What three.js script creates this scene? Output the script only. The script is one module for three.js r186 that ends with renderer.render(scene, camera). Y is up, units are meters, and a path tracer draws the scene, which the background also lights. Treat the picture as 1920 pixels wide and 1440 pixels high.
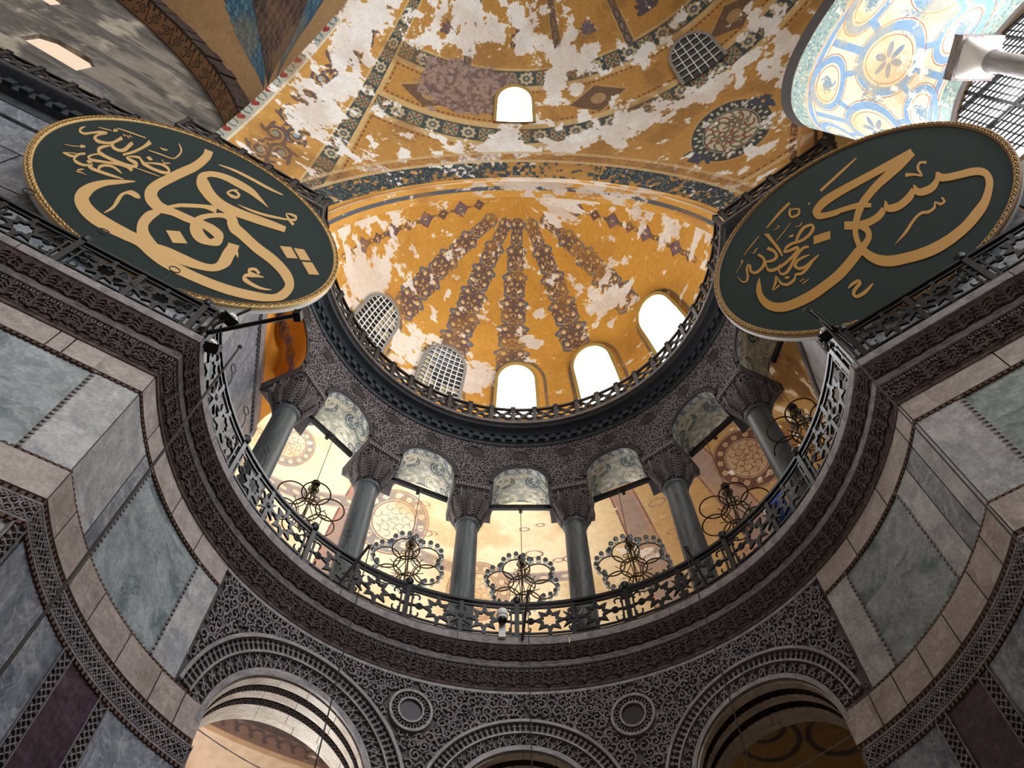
import * as THREE from 'three';
import { RectAreaLightUniformsLib } from 'three/addons/lights/RectAreaLightUniformsLib.js';
import { mergeGeometries, toCreasedNormals } from 'three/addons/utils/BufferGeometryUtils.js';
import { TessellateModifier } from 'three/addons/modifiers/TessellateModifier.js';

// ---------------------------------------------------------------- camera, sky, light, exposure
const RAD = Math.PI / 180;
const scene = new THREE.Scene();
scene.background = new THREE.Color(0x000000);
const camera = new THREE.PerspectiveCamera(2 * Math.atan(720 / 1340) / RAD, 4 / 3, 0.1, 200);
camera.position.set(-0.27, 1.6, 7.35);
camera.lookAt(-0.27, 1.6 + Math.sin(60.28 * RAD), 7.35 - Math.cos(60.28 * RAD));
const renderer = new THREE.WebGLRenderer({ antialias: true });
renderer.toneMapping = THREE.LinearToneMapping;
renderer.toneMappingExposure = 1.0;
renderer.shadowMap.enabled = true;
RectAreaLightUniformsLib.init();
const DAY = {            // radiance of the daylight in each group of windows
  dome: 26, crown: 22, west: 22, gallery: 38, galleryRight: 4.5, nave: 16, side: 2, aisle: 36, ring: 55,
};
const DAYLIGHT = new THREE.Color(1, 0.985, 0.97), COOL = new THREE.Color(0.86, 0.93, 1.0), WARM = new THREE.Color(1, 0.9, 0.74);
function areaLight(pos, towards, w, h, radiance, color = DAYLIGHT) {
  const l = new THREE.RectAreaLight(color, radiance, w, h);
  l.position.set(...pos); l.lookAt(...towards); scene.add(l);
  return l;
}

// ---------------------------------------------------------------- names and records
const taken = new Map();
function numbered(n) { const k = taken.get(n) ?? 0; taken.set(n, k + 1); return k ? n + '_' + String(k).padStart(3, '0') : n; }
function finish(o, name, parent) {
  o.name = parent && parent !== scene ? name : numbered(name);
  if (o.isMesh) { o.castShadow = true; o.receiveShadow = true; }
  (parent ?? scene).add(o);
  return o;
}
const obj = (name, geo, mat, parent) => finish(new THREE.Mesh(geo, mat), name, parent);
const grp = (name, parent) => finish(new THREE.Group(), name, parent);
function tag(o, label, category, group) { o.userData = { label, category }; if (group) o.userData.group = group; return o; }
function struct(o, label) { o.userData = { kind: 'structure' }; if (label) o.userData.label = label; return o; }
function stuff(o) { o.userData.kind = 'stuff'; return o; }

// ---------------------------------------------------------------- random numbers and noise
let seed = 7;
function rnd() { seed = (seed * 1664525 + 1013904223) >>> 0; return seed / 4294967296; }
const rr = (a, b) => a + (b - a) * rnd();
const HT = new Float32Array(65536);
for (let i = 0; i < 65536; i++) HT[i] = rnd();
function vn(x, y, per = 256) {
  const xi = Math.floor(x), yi = Math.floor(y), fx = x - xi, fy = y - yi, u = fx * fx * (3 - 2 * fx), v = fy * fy * (3 - 2 * fy);
  const a = ((xi % per) + per) % per, b = (a + 1) % per, c = ((yi % per) + per) % per, d = (c + 1) % per;
  const p = HT[(c * 251 + a * 7 + 13) & 65535], q = HT[(c * 251 + b * 7 + 13) & 65535], r = HT[(d * 251 + a * 7 + 13) & 65535], s = HT[(d * 251 + b * 7 + 13) & 65535];
  return p + (q - p) * u + (r - p) * v + (p - q - r + s) * u * v;
}
function fbm(x, y, o = 4, per = 256) { let s = 0, a = 0.5, n = 0; for (let i = 0; i < o; i++) { s += a * vn(x, y, per); n += a; x *= 2; y *= 2; per *= 2; a *= 0.5; } return s / n; }
const sstep = (a, b, x) => { const t = Math.min(1, Math.max(0, (x - a) / (b - a))); return t * t * (3 - 2 * t); };
const mix3 = (a, b, t) => [a[0] + (b[0] - a[0]) * t, a[1] + (b[1] - a[1]) * t, a[2] + (b[2] - a[2]) * t];

// ---------------------------------------------------------------- textures
function texOf(w, h, f, wrap = true) {
  const d = new Uint8Array(w * h * 4);
  for (let j = 0; j < h; j++) for (let i = 0; i < w; i++) { const c = f(i / w, j / h), k = (j * w + i) * 4; d[k] = c[0]; d[k + 1] = c[1]; d[k + 2] = c[2]; d[k + 3] = 255; }
  const t = new THREE.DataTexture(d, w, h);
  t.colorSpace = THREE.SRGBColorSpace; t.magFilter = THREE.LinearFilter; t.minFilter = THREE.LinearMipmapLinearFilter; t.generateMipmaps = true;
  if (wrap) t.wrapS = t.wrapT = THREE.RepeatWrapping;
  t.needsUpdate = true;
  return t;
}
function canvasTex(w, h, draw, post) {
  const c = document.createElement('canvas'); c.width = w; c.height = h;
  const g = c.getContext('2d'); draw(g, w, h);
  if (post) { const im = g.getImageData(0, 0, w, h); post(im.data, w, h); g.putImageData(im, 0, 0); }
  const t = new THREE.CanvasTexture(c); t.colorSpace = THREE.SRGBColorSpace; t.magFilter = THREE.LinearFilter;
  t.wrapS = t.wrapT = THREE.RepeatWrapping;
  return t;
}
// marble: base colour, vein colour, cloud colour; clouds stretched along y
function marbleTex(base, vein, cloud, sx, sy, veiny) {
  return texOf(512, 512, (u, v) => {
    const wx = (fbm(u * 4, v * 4, 5, 4) - 0.5) * 0.7, wy = (fbm(u * 4 + 9, v * 4 + 3, 5, 4) - 0.5) * 0.7;
    const c = fbm(u * sx + wx * 3, v * sy + wy * 3, 5, 64);
    const n = Math.abs(fbm(u * sx * 1.0 + wx * 6 + 40, v * sy + wy * 6 + 11, 4, 64) - 0.5) * 2;
    let col = mix3(base, cloud, sstep(0.35, 0.7, c));
    col = mix3(col, vein, veiny * (1 - sstep(0, 0.16, n)));
    const g = (fbm(u * 64, v * 64, 2, 64) - 0.5) * 34 + (fbm(u * sx * 2, v * sy * 5, 3, 64) - 0.5) * 40 + (rnd() - 0.5) * 8;
    return col.map((x) => Math.max(0, Math.min(255, x + g)));
  });
}
const TX = {
  green: marbleTex([136, 146, 150], [178, 182, 184], [98, 112, 114], 5, 2, 0.35),
  grey: marbleTex([172, 172, 174], [132, 134, 140], [150, 152, 157], 6, 3, 0.45),
  slate: marbleTex([122, 127, 137], [168, 168, 172], [96, 102, 114], 8, 4, 0.6),
  beige: marbleTex([166, 155, 150], [142, 128, 122], [150, 137, 132], 5, 3, 0.25),
  purple: marbleTex([66, 47, 58], [96, 74, 80], [50, 36, 47], 6, 6, 0.3),
  stone: marbleTex([150, 146, 148], [118, 114, 116], [128, 124, 128], 9, 9, 0.35),
  brown: marbleTex([112, 101, 99], [142, 130, 128], [80, 70, 70], 14, 14, 0.4),
  ivory: marbleTex([222, 212, 198], [176, 160, 146], [204, 190, 176], 6, 6, 0.25),
  column: marbleTex([112, 118, 122], [150, 154, 156], [84, 92, 96], 9, 5, 0.5),
  plaster: texOf(512, 512, (u, v) => {
    const c = fbm(u * 4, v * 12, 5, 4), s = fbm(u * 6 + 3, v * 3 + 5, 5, 4), k = fbm(u * 40, v * 40, 3, 64);
    const q = fbm(u * 10, v * 40, 4, 8);
    let col = mix3([136, 128, 118], [92, 88, 84], sstep(0.35, 0.65, c)); col = mix3(col, [70, 66, 64], sstep(0.5, 0.66, q) * 0.6); col = mix3(col, [196, 186, 166], sstep(0.6, 0.76, s + (q - 0.5) * 0.3) * 0.7);
    return col.map((x) => x + (k - 0.5) * 22);
  }),
};
const M = {};
const std = (o) => new THREE.MeshStandardMaterial({ roughness: 0.75, ...o });
for (const k in TX) M[k] = std({ map: TX[k], roughness: k === 'plaster' ? 0.95 : 0.5 });
M.column.color.set(0xb4b8ba);
M.carved = std({ map: TX.stone, color: 0xd8d4d8, roughness: 0.8 });
M.carvedDark = std({ map: TX.brown, color: 0xc4b8b6, roughness: 0.85 });
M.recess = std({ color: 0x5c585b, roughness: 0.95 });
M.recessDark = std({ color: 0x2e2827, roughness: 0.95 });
M.dentil = std({ color: 0x5d4740, roughness: 0.9 });
M.fillet = std({ map: TX.stone, color: 0xf2eeee, roughness: 0.7 });
M.iron = std({ color: 0x1d2025, roughness: 0.4, metalness: 0.4 });
M.ironBlack = std({ color: 0x15161a, roughness: 0.4, metalness: 0.5 });
M.cornice2 = std({ map: TX.stone, color: 0x5a6470, roughness: 0.7 });
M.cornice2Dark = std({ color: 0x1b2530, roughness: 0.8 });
M.filigree = std({ map: TX.stone, color: 0xc2baba, roughness: 0.75 });
M.soffitCarving = std({ map: TX.brown, color: 0x7d6c66, roughness: 0.9 });
M.capital = std({ map: TX.stone, color: 0x827a7c, roughness: 0.8 });
M.spandrel2 = std({ map: TX.stone, color: 0x5e5658, roughness: 0.8 });
M.porphyry = std({ color: 0x2c2730, roughness: 0.4 });
M.gold = std({ color: 0xb98f4e, roughness: 0.5, metalness: 0.25 });
M.letterRight = std({ color: 0xb8893e, roughness: 0.55, metalness: 0.2 });
M.letter = std({ color: 0xc6a064, roughness: 0.55, metalness: 0.2 });
M.glow = new THREE.MeshStandardMaterial({ color: 0x000000, emissive: 0xffffff, emissiveIntensity: 4 });
M.plain = std({ color: 0xb9a98c, roughness: 0.95 });
M.floor = std({ map: TX.beige, color: 0xa8a098, roughness: 0.35 });
M.woodGrey = std({ color: 0x8d8d88, roughness: 0.8 });
M.white = std({ color: 0xe8e6e2, roughness: 0.6 });
M.glass = new THREE.MeshPhysicalMaterial({ color: 0xdfeaf5, roughness: 0.08, metalness: 0, transmission: 0.85, thickness: 0, ior: 1.5 });
M.pipe = std({ color: 0x2a1f20, roughness: 0.6 });

M.cornice2lip = std({ map: TX.stone, color: 0xa09a94, roughness: 0.7 });
M.ironUp = std({ color: 0x33302f, roughness: 0.6, metalness: 0.3 });
M.frameGold = std({ color: 0xa8863e, roughness: 0.8 });
M.frameGrey = std({ color: 0x8e8880, roughness: 0.9 });
M.paneDark = std({ color: 0x1e1c1a, roughness: 0.3 });
M.glowDim = new THREE.MeshStandardMaterial({ color: 0x000000, emissive: 0xffffff, emissiveIntensity: 3 });
M.glowWarm = new THREE.MeshStandardMaterial({ color: 0x000000, emissive: 0xffe2c4, emissiveIntensity: 0.95 });
TX.ochre = texOf(256, 256, (u, v) => { const a = fbm(u * 5, v * 5, 5, 5), b = fbm(u * 9 + 4, v * 9 + 2, 4, 9); let c = mix3([196, 152, 88], [140, 98, 52], sstep(0.42, 0.66, a)); c = mix3(c, [226, 208, 178], sstep(0.6, 0.68, b)); return c.map((x) => x + (b - 0.5) * 40); });
M.gallery2 = std({ map: TX.ochre, roughness: 0.9 });
M.paintGrey = std({ color: 0x6f7074, roughness: 0.95 });
M.archStone = std({ map: TX.brown, color: 0x9a8676, roughness: 0.9 });
M.mouthEdge = std({ map: TX.brown, color: 0x6a625c, roughness: 0.9 });
M.naveGold = std({ color: 0xb08a4c, roughness: 0.9 });
M.discGreen = std({ color: 0x0f2624, roughness: 0.85 });
M.rimBronze = std({ color: 0x7d5c36, roughness: 0.6, metalness: 0.2 });
M.rimGold = std({ color: 0xcfae70, roughness: 0.5, metalness: 0.2 });
M.rimSide = std({ color: 0xd8dcda, roughness: 0.7 });
M.goldDark = std({ color: 0x9a7238, roughness: 0.5, metalness: 0.25 });
M.ironGloss = std({ color: 0x1c1a18, roughness: 0.18, metalness: 0.6 });
M.brass = std({ color: 0x4c4028, roughness: 0.35, metalness: 0.7 });
M.brassDark = std({ color: 0x5a4a30, roughness: 0.5, metalness: 0.5 });
M.cable = std({ color: 0x24201f, roughness: 0.7 });
M.blackGloss = std({ color: 0x08080a, roughness: 0.08 });
M.lens = std({ color: 0xdfe6ee, roughness: 0.05, metalness: 0.6 });
M.blue = std({ color: 0x3f62b8, roughness: 0.8 });
TX.soffit = canvasTex(512, 512, (g, w, h) => {
  g.fillStyle = 'rgb(164,164,152)'; g.fillRect(0, 0, w, h); g.lineCap = 'round';
  for (let i = 0; i < 16; i++) { const x = rr(0, w), y = rr(60, h - 60), r = rr(50, 110), s = rnd() < 0.5 ? 1 : -1, lw = rr(16, 34), c = rnd() < 0.68 ? 'rgb(78,86,90)' : 'rgb(222,210,178)'; for (const dx of [-w, 0, w]) { g.strokeStyle = c; g.lineWidth = lw; g.beginPath(); for (let k = 0; k <= 16; k++) { const a = s * k * 0.42 + i, q = r * (1 - k / 19); g.lineTo(x + dx + Math.cos(a) * q, y + Math.sin(a) * q); } g.stroke(); g.strokeStyle = 'rgb(150,158,158)'; g.lineWidth = lw * 0.3; g.stroke(); } }
  for (const y of [0, h - 70]) { g.fillStyle = 'rgb(118,130,140)'; g.fillRect(0, y, w, 70); g.fillStyle = 'rgb(196,192,176)'; g.fillRect(0, y ? y : 64, w, 6); for (let x = 30; x < w; x += 85) { g.fillStyle = 'rgb(206,204,190)'; for (let k = 0; k < 6; k++) { g.beginPath(); g.arc(x + Math.cos(k * 1.047) * 15, y + 33 + Math.sin(k * 1.047) * 15, 10, 0, 7); g.fill(); } g.fillStyle = 'rgb(110,122,130)'; g.beginPath(); g.arc(x, y + 33, 8, 0, 7); g.fill(); } }
}, (d, w, h) => { for (let j = 0; j < h; j++) for (let i = 0; i < w; i++) { const k = (j * w + i) * 4, n = fbm(i / 32, j / 32, 4, 16), m = sstep(0.58, 0.68, n); for (let c = 0; c < 3; c++) d[k + c] = d[k + c] * (1 - m * 0.6) + [206, 200, 184][c] * m * 0.6 + (n - 0.5) * 50; } });
M.soffit = std({ map: TX.soffit, roughness: 0.85 });
TX.sideBand = canvasTex(256, 256, (g, w, h) => {
  g.fillStyle = 'rgb(158,120,84)'; g.fillRect(0, 0, w, h); g.fillStyle = 'rgb(96,70,56)'; g.fillRect(0, 0, w, 16); g.fillRect(0, h - 16, w, 16);
  g.strokeStyle = 'rgb(62,54,58)'; g.lineWidth = 10; for (let k = 0; k < 2; k++) { g.beginPath(); g.arc(64 + k * 128, 128, 40, 0.4 + k, 5.4 + k); g.stroke(); g.beginPath(); g.arc(64 + k * 128, 128, 16, 0, 7); g.stroke(); for (const s of [-1, 1]) { g.beginPath(); g.arc(64 + k * 128 + s * 34, 128 + s * 64, 22, 0, 4); g.stroke(); } } g.fillStyle = 'rgb(120,60,46)'; g.fillRect(120, 30, 14, 196);
});
M.sideBand = std({ map: TX.sideBand, roughness: 0.9 });

// ---------------------------------------------------------------- geometry helpers
const tess = (g, edge, it = 14) => new TessellateModifier(edge, it).modify(g);
function clean(g) {   // position, normal, uv only, unindexed
  const h = g.index ? g.toNonIndexed() : g;
  for (const k of Object.keys(h.attributes)) if (!['position', 'normal', 'uv'].includes(k)) h.deleteAttribute(k);
  h.clearGroups();
  return h;
}
function warp(g, f, crease = 0.6) {
  const h = clean(g), p = h.attributes.position;
  for (let i = 0; i < p.count; i++) { const q = f(p.getX(i), p.getY(i), p.getZ(i)); p.setXYZ(i, q[0], q[1], q[2]); }
  return toCreasedNormals(h, crease);
}
function scaleUV(g, s, ox = 0, oy = 0, turn = false) {
  const p = g.attributes.position, n = g.attributes.normal, uv = new Float32Array(p.count * 2);
  for (let i = 0; i < p.count; i++) {
    const ax = Math.abs(n.getX(i)), ay = Math.abs(n.getY(i)), az = Math.abs(n.getZ(i));
    let a = az >= ax && az >= ay ? p.getX(i) : ax >= ay ? p.getZ(i) : p.getX(i), b = az >= ax && az >= ay ? p.getY(i) : ax >= ay ? p.getY(i) : p.getZ(i);
    if (turn) [a, b] = [b, a];
    uv[i * 2] = a * s + ox; uv[i * 2 + 1] = b * s + oy;
  }
  g.setAttribute('uv', new THREE.BufferAttribute(uv, 2));
  return g;
}
function block(x0, x1, y0, y1, z0, z1, nx = 1, ny = 1, nz = 1, s = 0.5, ox = 0, oy = 0, turn = false) {
  const g = clean(new THREE.BoxGeometry(x1 - x0, y1 - y0, z1 - z0, nx, ny, nz)); g.translate((x0 + x1) / 2, (y0 + y1) / 2, (z0 + z1) / 2);
  return scaleUV(g, s, ox, oy, turn);
}
function surf(nu, nv, f, uvf) {
  const p = [], t = [], ix = [];
  for (let j = 0; j <= nv; j++) for (let i = 0; i <= nu; i++) { const u = i / nu, v = j / nv; p.push(...f(u, v)); t.push(...(uvf ? uvf(u, v) : [u, v])); }
  for (let j = 0; j < nv; j++) for (let i = 0; i < nu; i++) { const a = j * (nu + 1) + i, b = a + 1, c = a + nu + 1, d = c + 1; ix.push(a, b, d, a, d, c); }
  const g = new THREE.BufferGeometry();
  g.setAttribute('position', new THREE.Float32BufferAttribute(p, 3)); g.setAttribute('uv', new THREE.Float32BufferAttribute(t, 2)); g.setIndex(ix); g.computeVertexNormals();
  return g;
}
const join = (list) => mergeGeometries(list.map(clean));
function tubeAlong(pts, r, seg = 6, closed = false) {
  const c = new THREE.CatmullRomCurve3(pts.map((p) => new THREE.Vector3(...p)), closed, 'catmullrom', 0.4);
  return clean(new THREE.TubeGeometry(c, Math.max(4, (pts.length - 1) * 4), r, seg, closed));
}
function rod(a, b, r, seg = 8, r2 = r) {
  const A = new THREE.Vector3(...a), B = new THREE.Vector3(...b), L = A.distanceTo(B), g = new THREE.CylinderGeometry(r2, r, L, seg);
  g.translate(0, L / 2, 0); g.applyQuaternion(new THREE.Quaternion().setFromUnitVectors(new THREE.Vector3(0, 1, 0), B.clone().sub(A).normalize())); g.translate(...a);
  return clean(g);
}
// plan of one storey: an arc of radius R round the origin between two straight pier faces (offset o along their normal, turned a degrees)
function plan(R, oL, aL, oR, aR) {
  const nL = [Math.sin(aL * RAD), Math.cos(aL * RAD)], dL = [-Math.cos(aL * RAD), Math.sin(aL * RAD)];
  const nR = [-Math.sin(aR * RAD), Math.cos(aR * RAD)], dR = [Math.cos(aR * RAD), Math.sin(aR * RAD)], memo = new Map();
  const corners = (d) => {
    const k = Math.round(d * 1e5); if (memo.has(k)) return memo.get(k);
    const f = (n, t, o) => { const r = R - d, q = o + d, s = Math.sqrt(r * r - q * q), x = n[0] * q + t[0] * s, z = n[1] * q + t[1] * s; return { x, z, a: Math.atan2(Math.abs(x), -z) }; };
    const v = { L: f(nL, dL, oL), R: f(nR, dR, oR) }; memo.set(k, v); return v;
  };
  const uL = R * corners(0).L.a, uR = R * corners(0).R.a;
  const at = (u, y, d = 0) => {
    const c = corners(d);
    if (u > uR) return [c.R.x + dR[0] * (u - uR), y, c.R.z + dR[1] * (u - uR)];
    if (u < -uL) return [c.L.x + dL[0] * (-u - uL), y, c.L.z + dL[1] * (-u - uL)];
    const a = u > 0 ? u / uR * c.R.a : u / uL * c.L.a, r = R - d;
    return [Math.sin(a) * r, y, -Math.cos(a) * r];
  };
  const yaw = (u) => { const e = 0.01, a = at(u - e, 0), b = at(u + e, 0); return Math.atan2(-(b[2] - a[2]), b[0] - a[0]); };
  const us = (u0, u1, step) => {
    const o = [];
    for (const [a, b, n] of [[u0, Math.min(u1, -uL), 1], [Math.max(u0, -uL), Math.min(u1, uR), 0], [Math.max(u0, uR), u1, 1]]) {
      if (b - a < 1e-6) continue;
      const k = n ? Math.max(1, Math.ceil((b - a) / 2)) : Math.ceil((b - a) / step);
      for (let i = 0; i <= k; i++) o.push(a + (b - a) * i / k);
    }
    return o.filter((x, i) => !i || x - o[i - 1] > 1e-6);
  };
  const place = (o, u, y, d = 0, tilt = 0) => { const p = at(u, y, d); o.position.set(...p); o.rotation.order = 'YXZ'; o.rotation.y = yaw(u); o.rotation.x = tilt; return o; };
  return { R, at, uL, uR, yaw, us, place, corners, nL, dL, nR, dR };
}
function sweep(pl, profile, u0, u1, step = 0.25, crease = 0.5, s = 0.6) {
  const us = pl.us(u0, u1, step), acc = [0];
  for (let j = 1; j < profile.length; j++) acc.push(acc[j - 1] + Math.hypot(profile[j][0] - profile[j - 1][0], profile[j][1] - profile[j - 1][1]));
  const p = [], t = [], ix = [], n = us.length;
  profile.forEach(([d, y], j) => us.forEach((u) => { p.push(...pl.at(u, y, d)); t.push(u * s, acc[j] * s); }));
  for (let j = 0; j < profile.length - 1; j++) for (let i = 0; i < n - 1; i++) { const a = j * n + i, b = a + 1, c = a + n, d = c + 1; ix.push(a, b, d, a, d, c); }
  const g = new THREE.BufferGeometry(); g.setAttribute('position', new THREE.Float32BufferAttribute(p, 3)); g.setAttribute('uv', new THREE.Float32BufferAttribute(t, 2)); g.setIndex(ix);
  g.computeVertexNormals();
  return toCreasedNormals(g, crease);
}
function slab(pl, u0, u1, y0, y1, d0, d1, mat, name, parent, uvs = 0.5, turn = false) {
  const cuts = [u0, -pl.uL, pl.uR, u1].filter((x) => x >= u0 && x <= u1), gs = [];
  for (let i = 0; i < cuts.length - 1; i++) if (cuts[i + 1] - cuts[i] > 1e-4) {
    const a = cuts[i], b = cuts[i + 1], arc = a >= -pl.uL - 1e-4 && b <= pl.uR + 1e-4;
    gs.push(block(a, b, y0, y1, d0, d1, arc ? Math.max(1, Math.ceil((b - a) / 0.3)) : 1, 1, 1, uvs, rr(0, 1), rr(0, 1), turn));
  }
  return obj(name, warp(join(gs), pl.at), mat, parent);
}
// carved ribbons: ridges with a triangular section laid on a surface
class Carve {
  constructor(at, d0, h) { Object.assign(this, { at, d0, h, p: [], t: [], inside: null }); }
  ribbon(pts, w0, w1, h = this.h) {   // flat-topped, steep-sided band
    const n = pts.length, q = pts.map(([u, y], i) => {
      const a = pts[Math.max(0, i - 1)], b = pts[Math.min(n - 1, i + 1)], l = Math.hypot(b[0] - a[0], b[1] - a[1]) || 1, w = (w0 + (w1 - w0) * i / (n - 1)) / 2, nx = -(b[1] - a[1]) / l * w, ny = (b[0] - a[0]) / l * w;
      return [[u + nx, y + ny, this.d0], [u + nx * 0.72, y + ny * 0.72, this.d0 + h], [u - nx * 0.72, y - ny * 0.72, this.d0 + h], [u - nx, y - ny, this.d0]];
    });
    for (let i = 0; i < n - 1; i++) {
      if (this.inside && !(this.inside(...pts[i]) && this.inside(...pts[i + 1]))) continue;
      const A = q[i], B = q[i + 1];
      for (let j = 0; j < 3; j++) for (const v of [A[j], B[j], B[j + 1], A[j], B[j + 1], A[j + 1]]) { this.p.push(...this.at(...v)); this.t.push(v[0] * 0.6, v[1] * 0.6); }
    }
  }
  spiral(u, y, r, a0, turns, dir, w, seg = 12) {
    const pts = [];
    for (let i = 0; i <= seg; i++) { const t = i / seg, a = a0 + dir * t * turns * 6.283, q = r * (1 - 0.8 * t); pts.push([u + Math.cos(a) * q, y + Math.sin(a) * q]); }
    this.ribbon(pts, w, w * 0.8);
  }
  ring(u, y, r, w, seg = 16, h = this.h) { const pts = []; for (let i = 0; i <= seg; i++) { const a = i / seg * 6.283; pts.push([u + Math.cos(a) * r, y + Math.sin(a) * r]); } this.ribbon(pts, w, w, h); }
  leaf(u, y, a, len, w, curl) {
    const pts = []; for (let i = 0; i <= 4; i++) { const t = i / 4, b = a + curl * t; pts.push([u + Math.cos(b) * len * t, y + Math.sin(b) * len * t]); }
    this.ribbon(pts, w, w * 0.15);
  }
  field(u0, u1, y0, y1, cell) {
    let row = 0;
    for (let y = y0; y <= y1; y += cell * 0.86, row++) for (let u = u0 + (row % 2) * cell / 2; u <= u1; u += cell) {
      const x = u + rr(-0.12, 0.12) * cell, z = y + rr(-0.12, 0.12) * cell; if (!this.inside(x, z)) continue;
      const dir = rnd() < 0.5 ? 1 : -1, a = rr(0, 6.28);
      this.spiral(x, z, cell * rr(0.42, 0.54), a, rr(1.05, 1.45), dir, cell * 0.22);
      for (let k = 0; k < 5; k++) this.leaf(x + Math.cos(a + k * 1.26) * cell * 0.42, z + Math.sin(a + k * 1.26) * cell * 0.42, a + k * 1.26 + dir * rr(0.5, 1.2), cell * rr(0.3, 0.46), cell * 0.24, dir * 0.9);
    }
  }
  build() {
    const g = new THREE.BufferGeometry(); g.setAttribute('position', new THREE.Float32BufferAttribute(this.p, 3)); g.setAttribute('uv', new THREE.Float32BufferAttribute(this.t, 2)); g.computeVertexNormals();
    return g;
  }
}

// ---------------------------------------------------------------- lower storey: exedra wall between two piers
const P1 = plan(6.4, -2.07, 33, -3.13, 38.5), UE = 22, YC = 11.95;
const ARCH = [   // u centre, y centre, opening radius, outer radius of the archivolt
  { u: -4.78, y: 9.06, ri: 1.74, ro: 2.5 }, { u: -0.04, y: 9.1, ri: 1.47, ro: 2.14 }, { u: 4.8, y: 9.2, ri: 1.53, ro: 2.13 },
];
const UA = -65.2 * RAD * 6.4, UB = 63.1 * RAD * 6.4;   // ends of the carved spandrel
const wallLower = struct(grp('wall_exedra'), 'concave marble wall of the niche with three carved arches');
{
  const sh = new THREE.Shape(); sh.moveTo(-8.8, 0); sh.lineTo(8.8, 0); sh.lineTo(8.8, 13); sh.lineTo(-8.8, 13); sh.lineTo(-8.8, 0);
  for (const a of ARCH) {
    const h = new THREE.Path(); h.moveTo(a.u - a.ri, 0.02); h.lineTo(a.u - a.ri, a.y);
    for (let i = 1; i <= 28; i++) { const t = Math.PI * (1 - i / 28); h.lineTo(a.u + Math.cos(t) * a.ri, a.y + Math.sin(t) * a.ri); }
    h.lineTo(a.u + a.ri, 0.02); h.closePath(); sh.holes.push(h);
  }
  const g = tess(clean(new THREE.ExtrudeGeometry(sh, { depth: 1.35, bevelEnabled: false })), 0.7); g.translate(0, 0, -1.4);
  obj('masonry', warp(scaleUV(clean(g), 0.4), P1.at), M.stone, wallLower);
  for (const [a, b] of [[-P1.uL - UE, -P1.uL], [-P1.uL, -8.8], [8.8, P1.uR], [P1.uR, P1.uR + UE]])
    obj('masonry', warp(block(a, b, 0, 13, -1.4, -0.05, b - a > 5 ? 1 : 10), P1.at), M.stone, wallLower);
}
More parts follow.
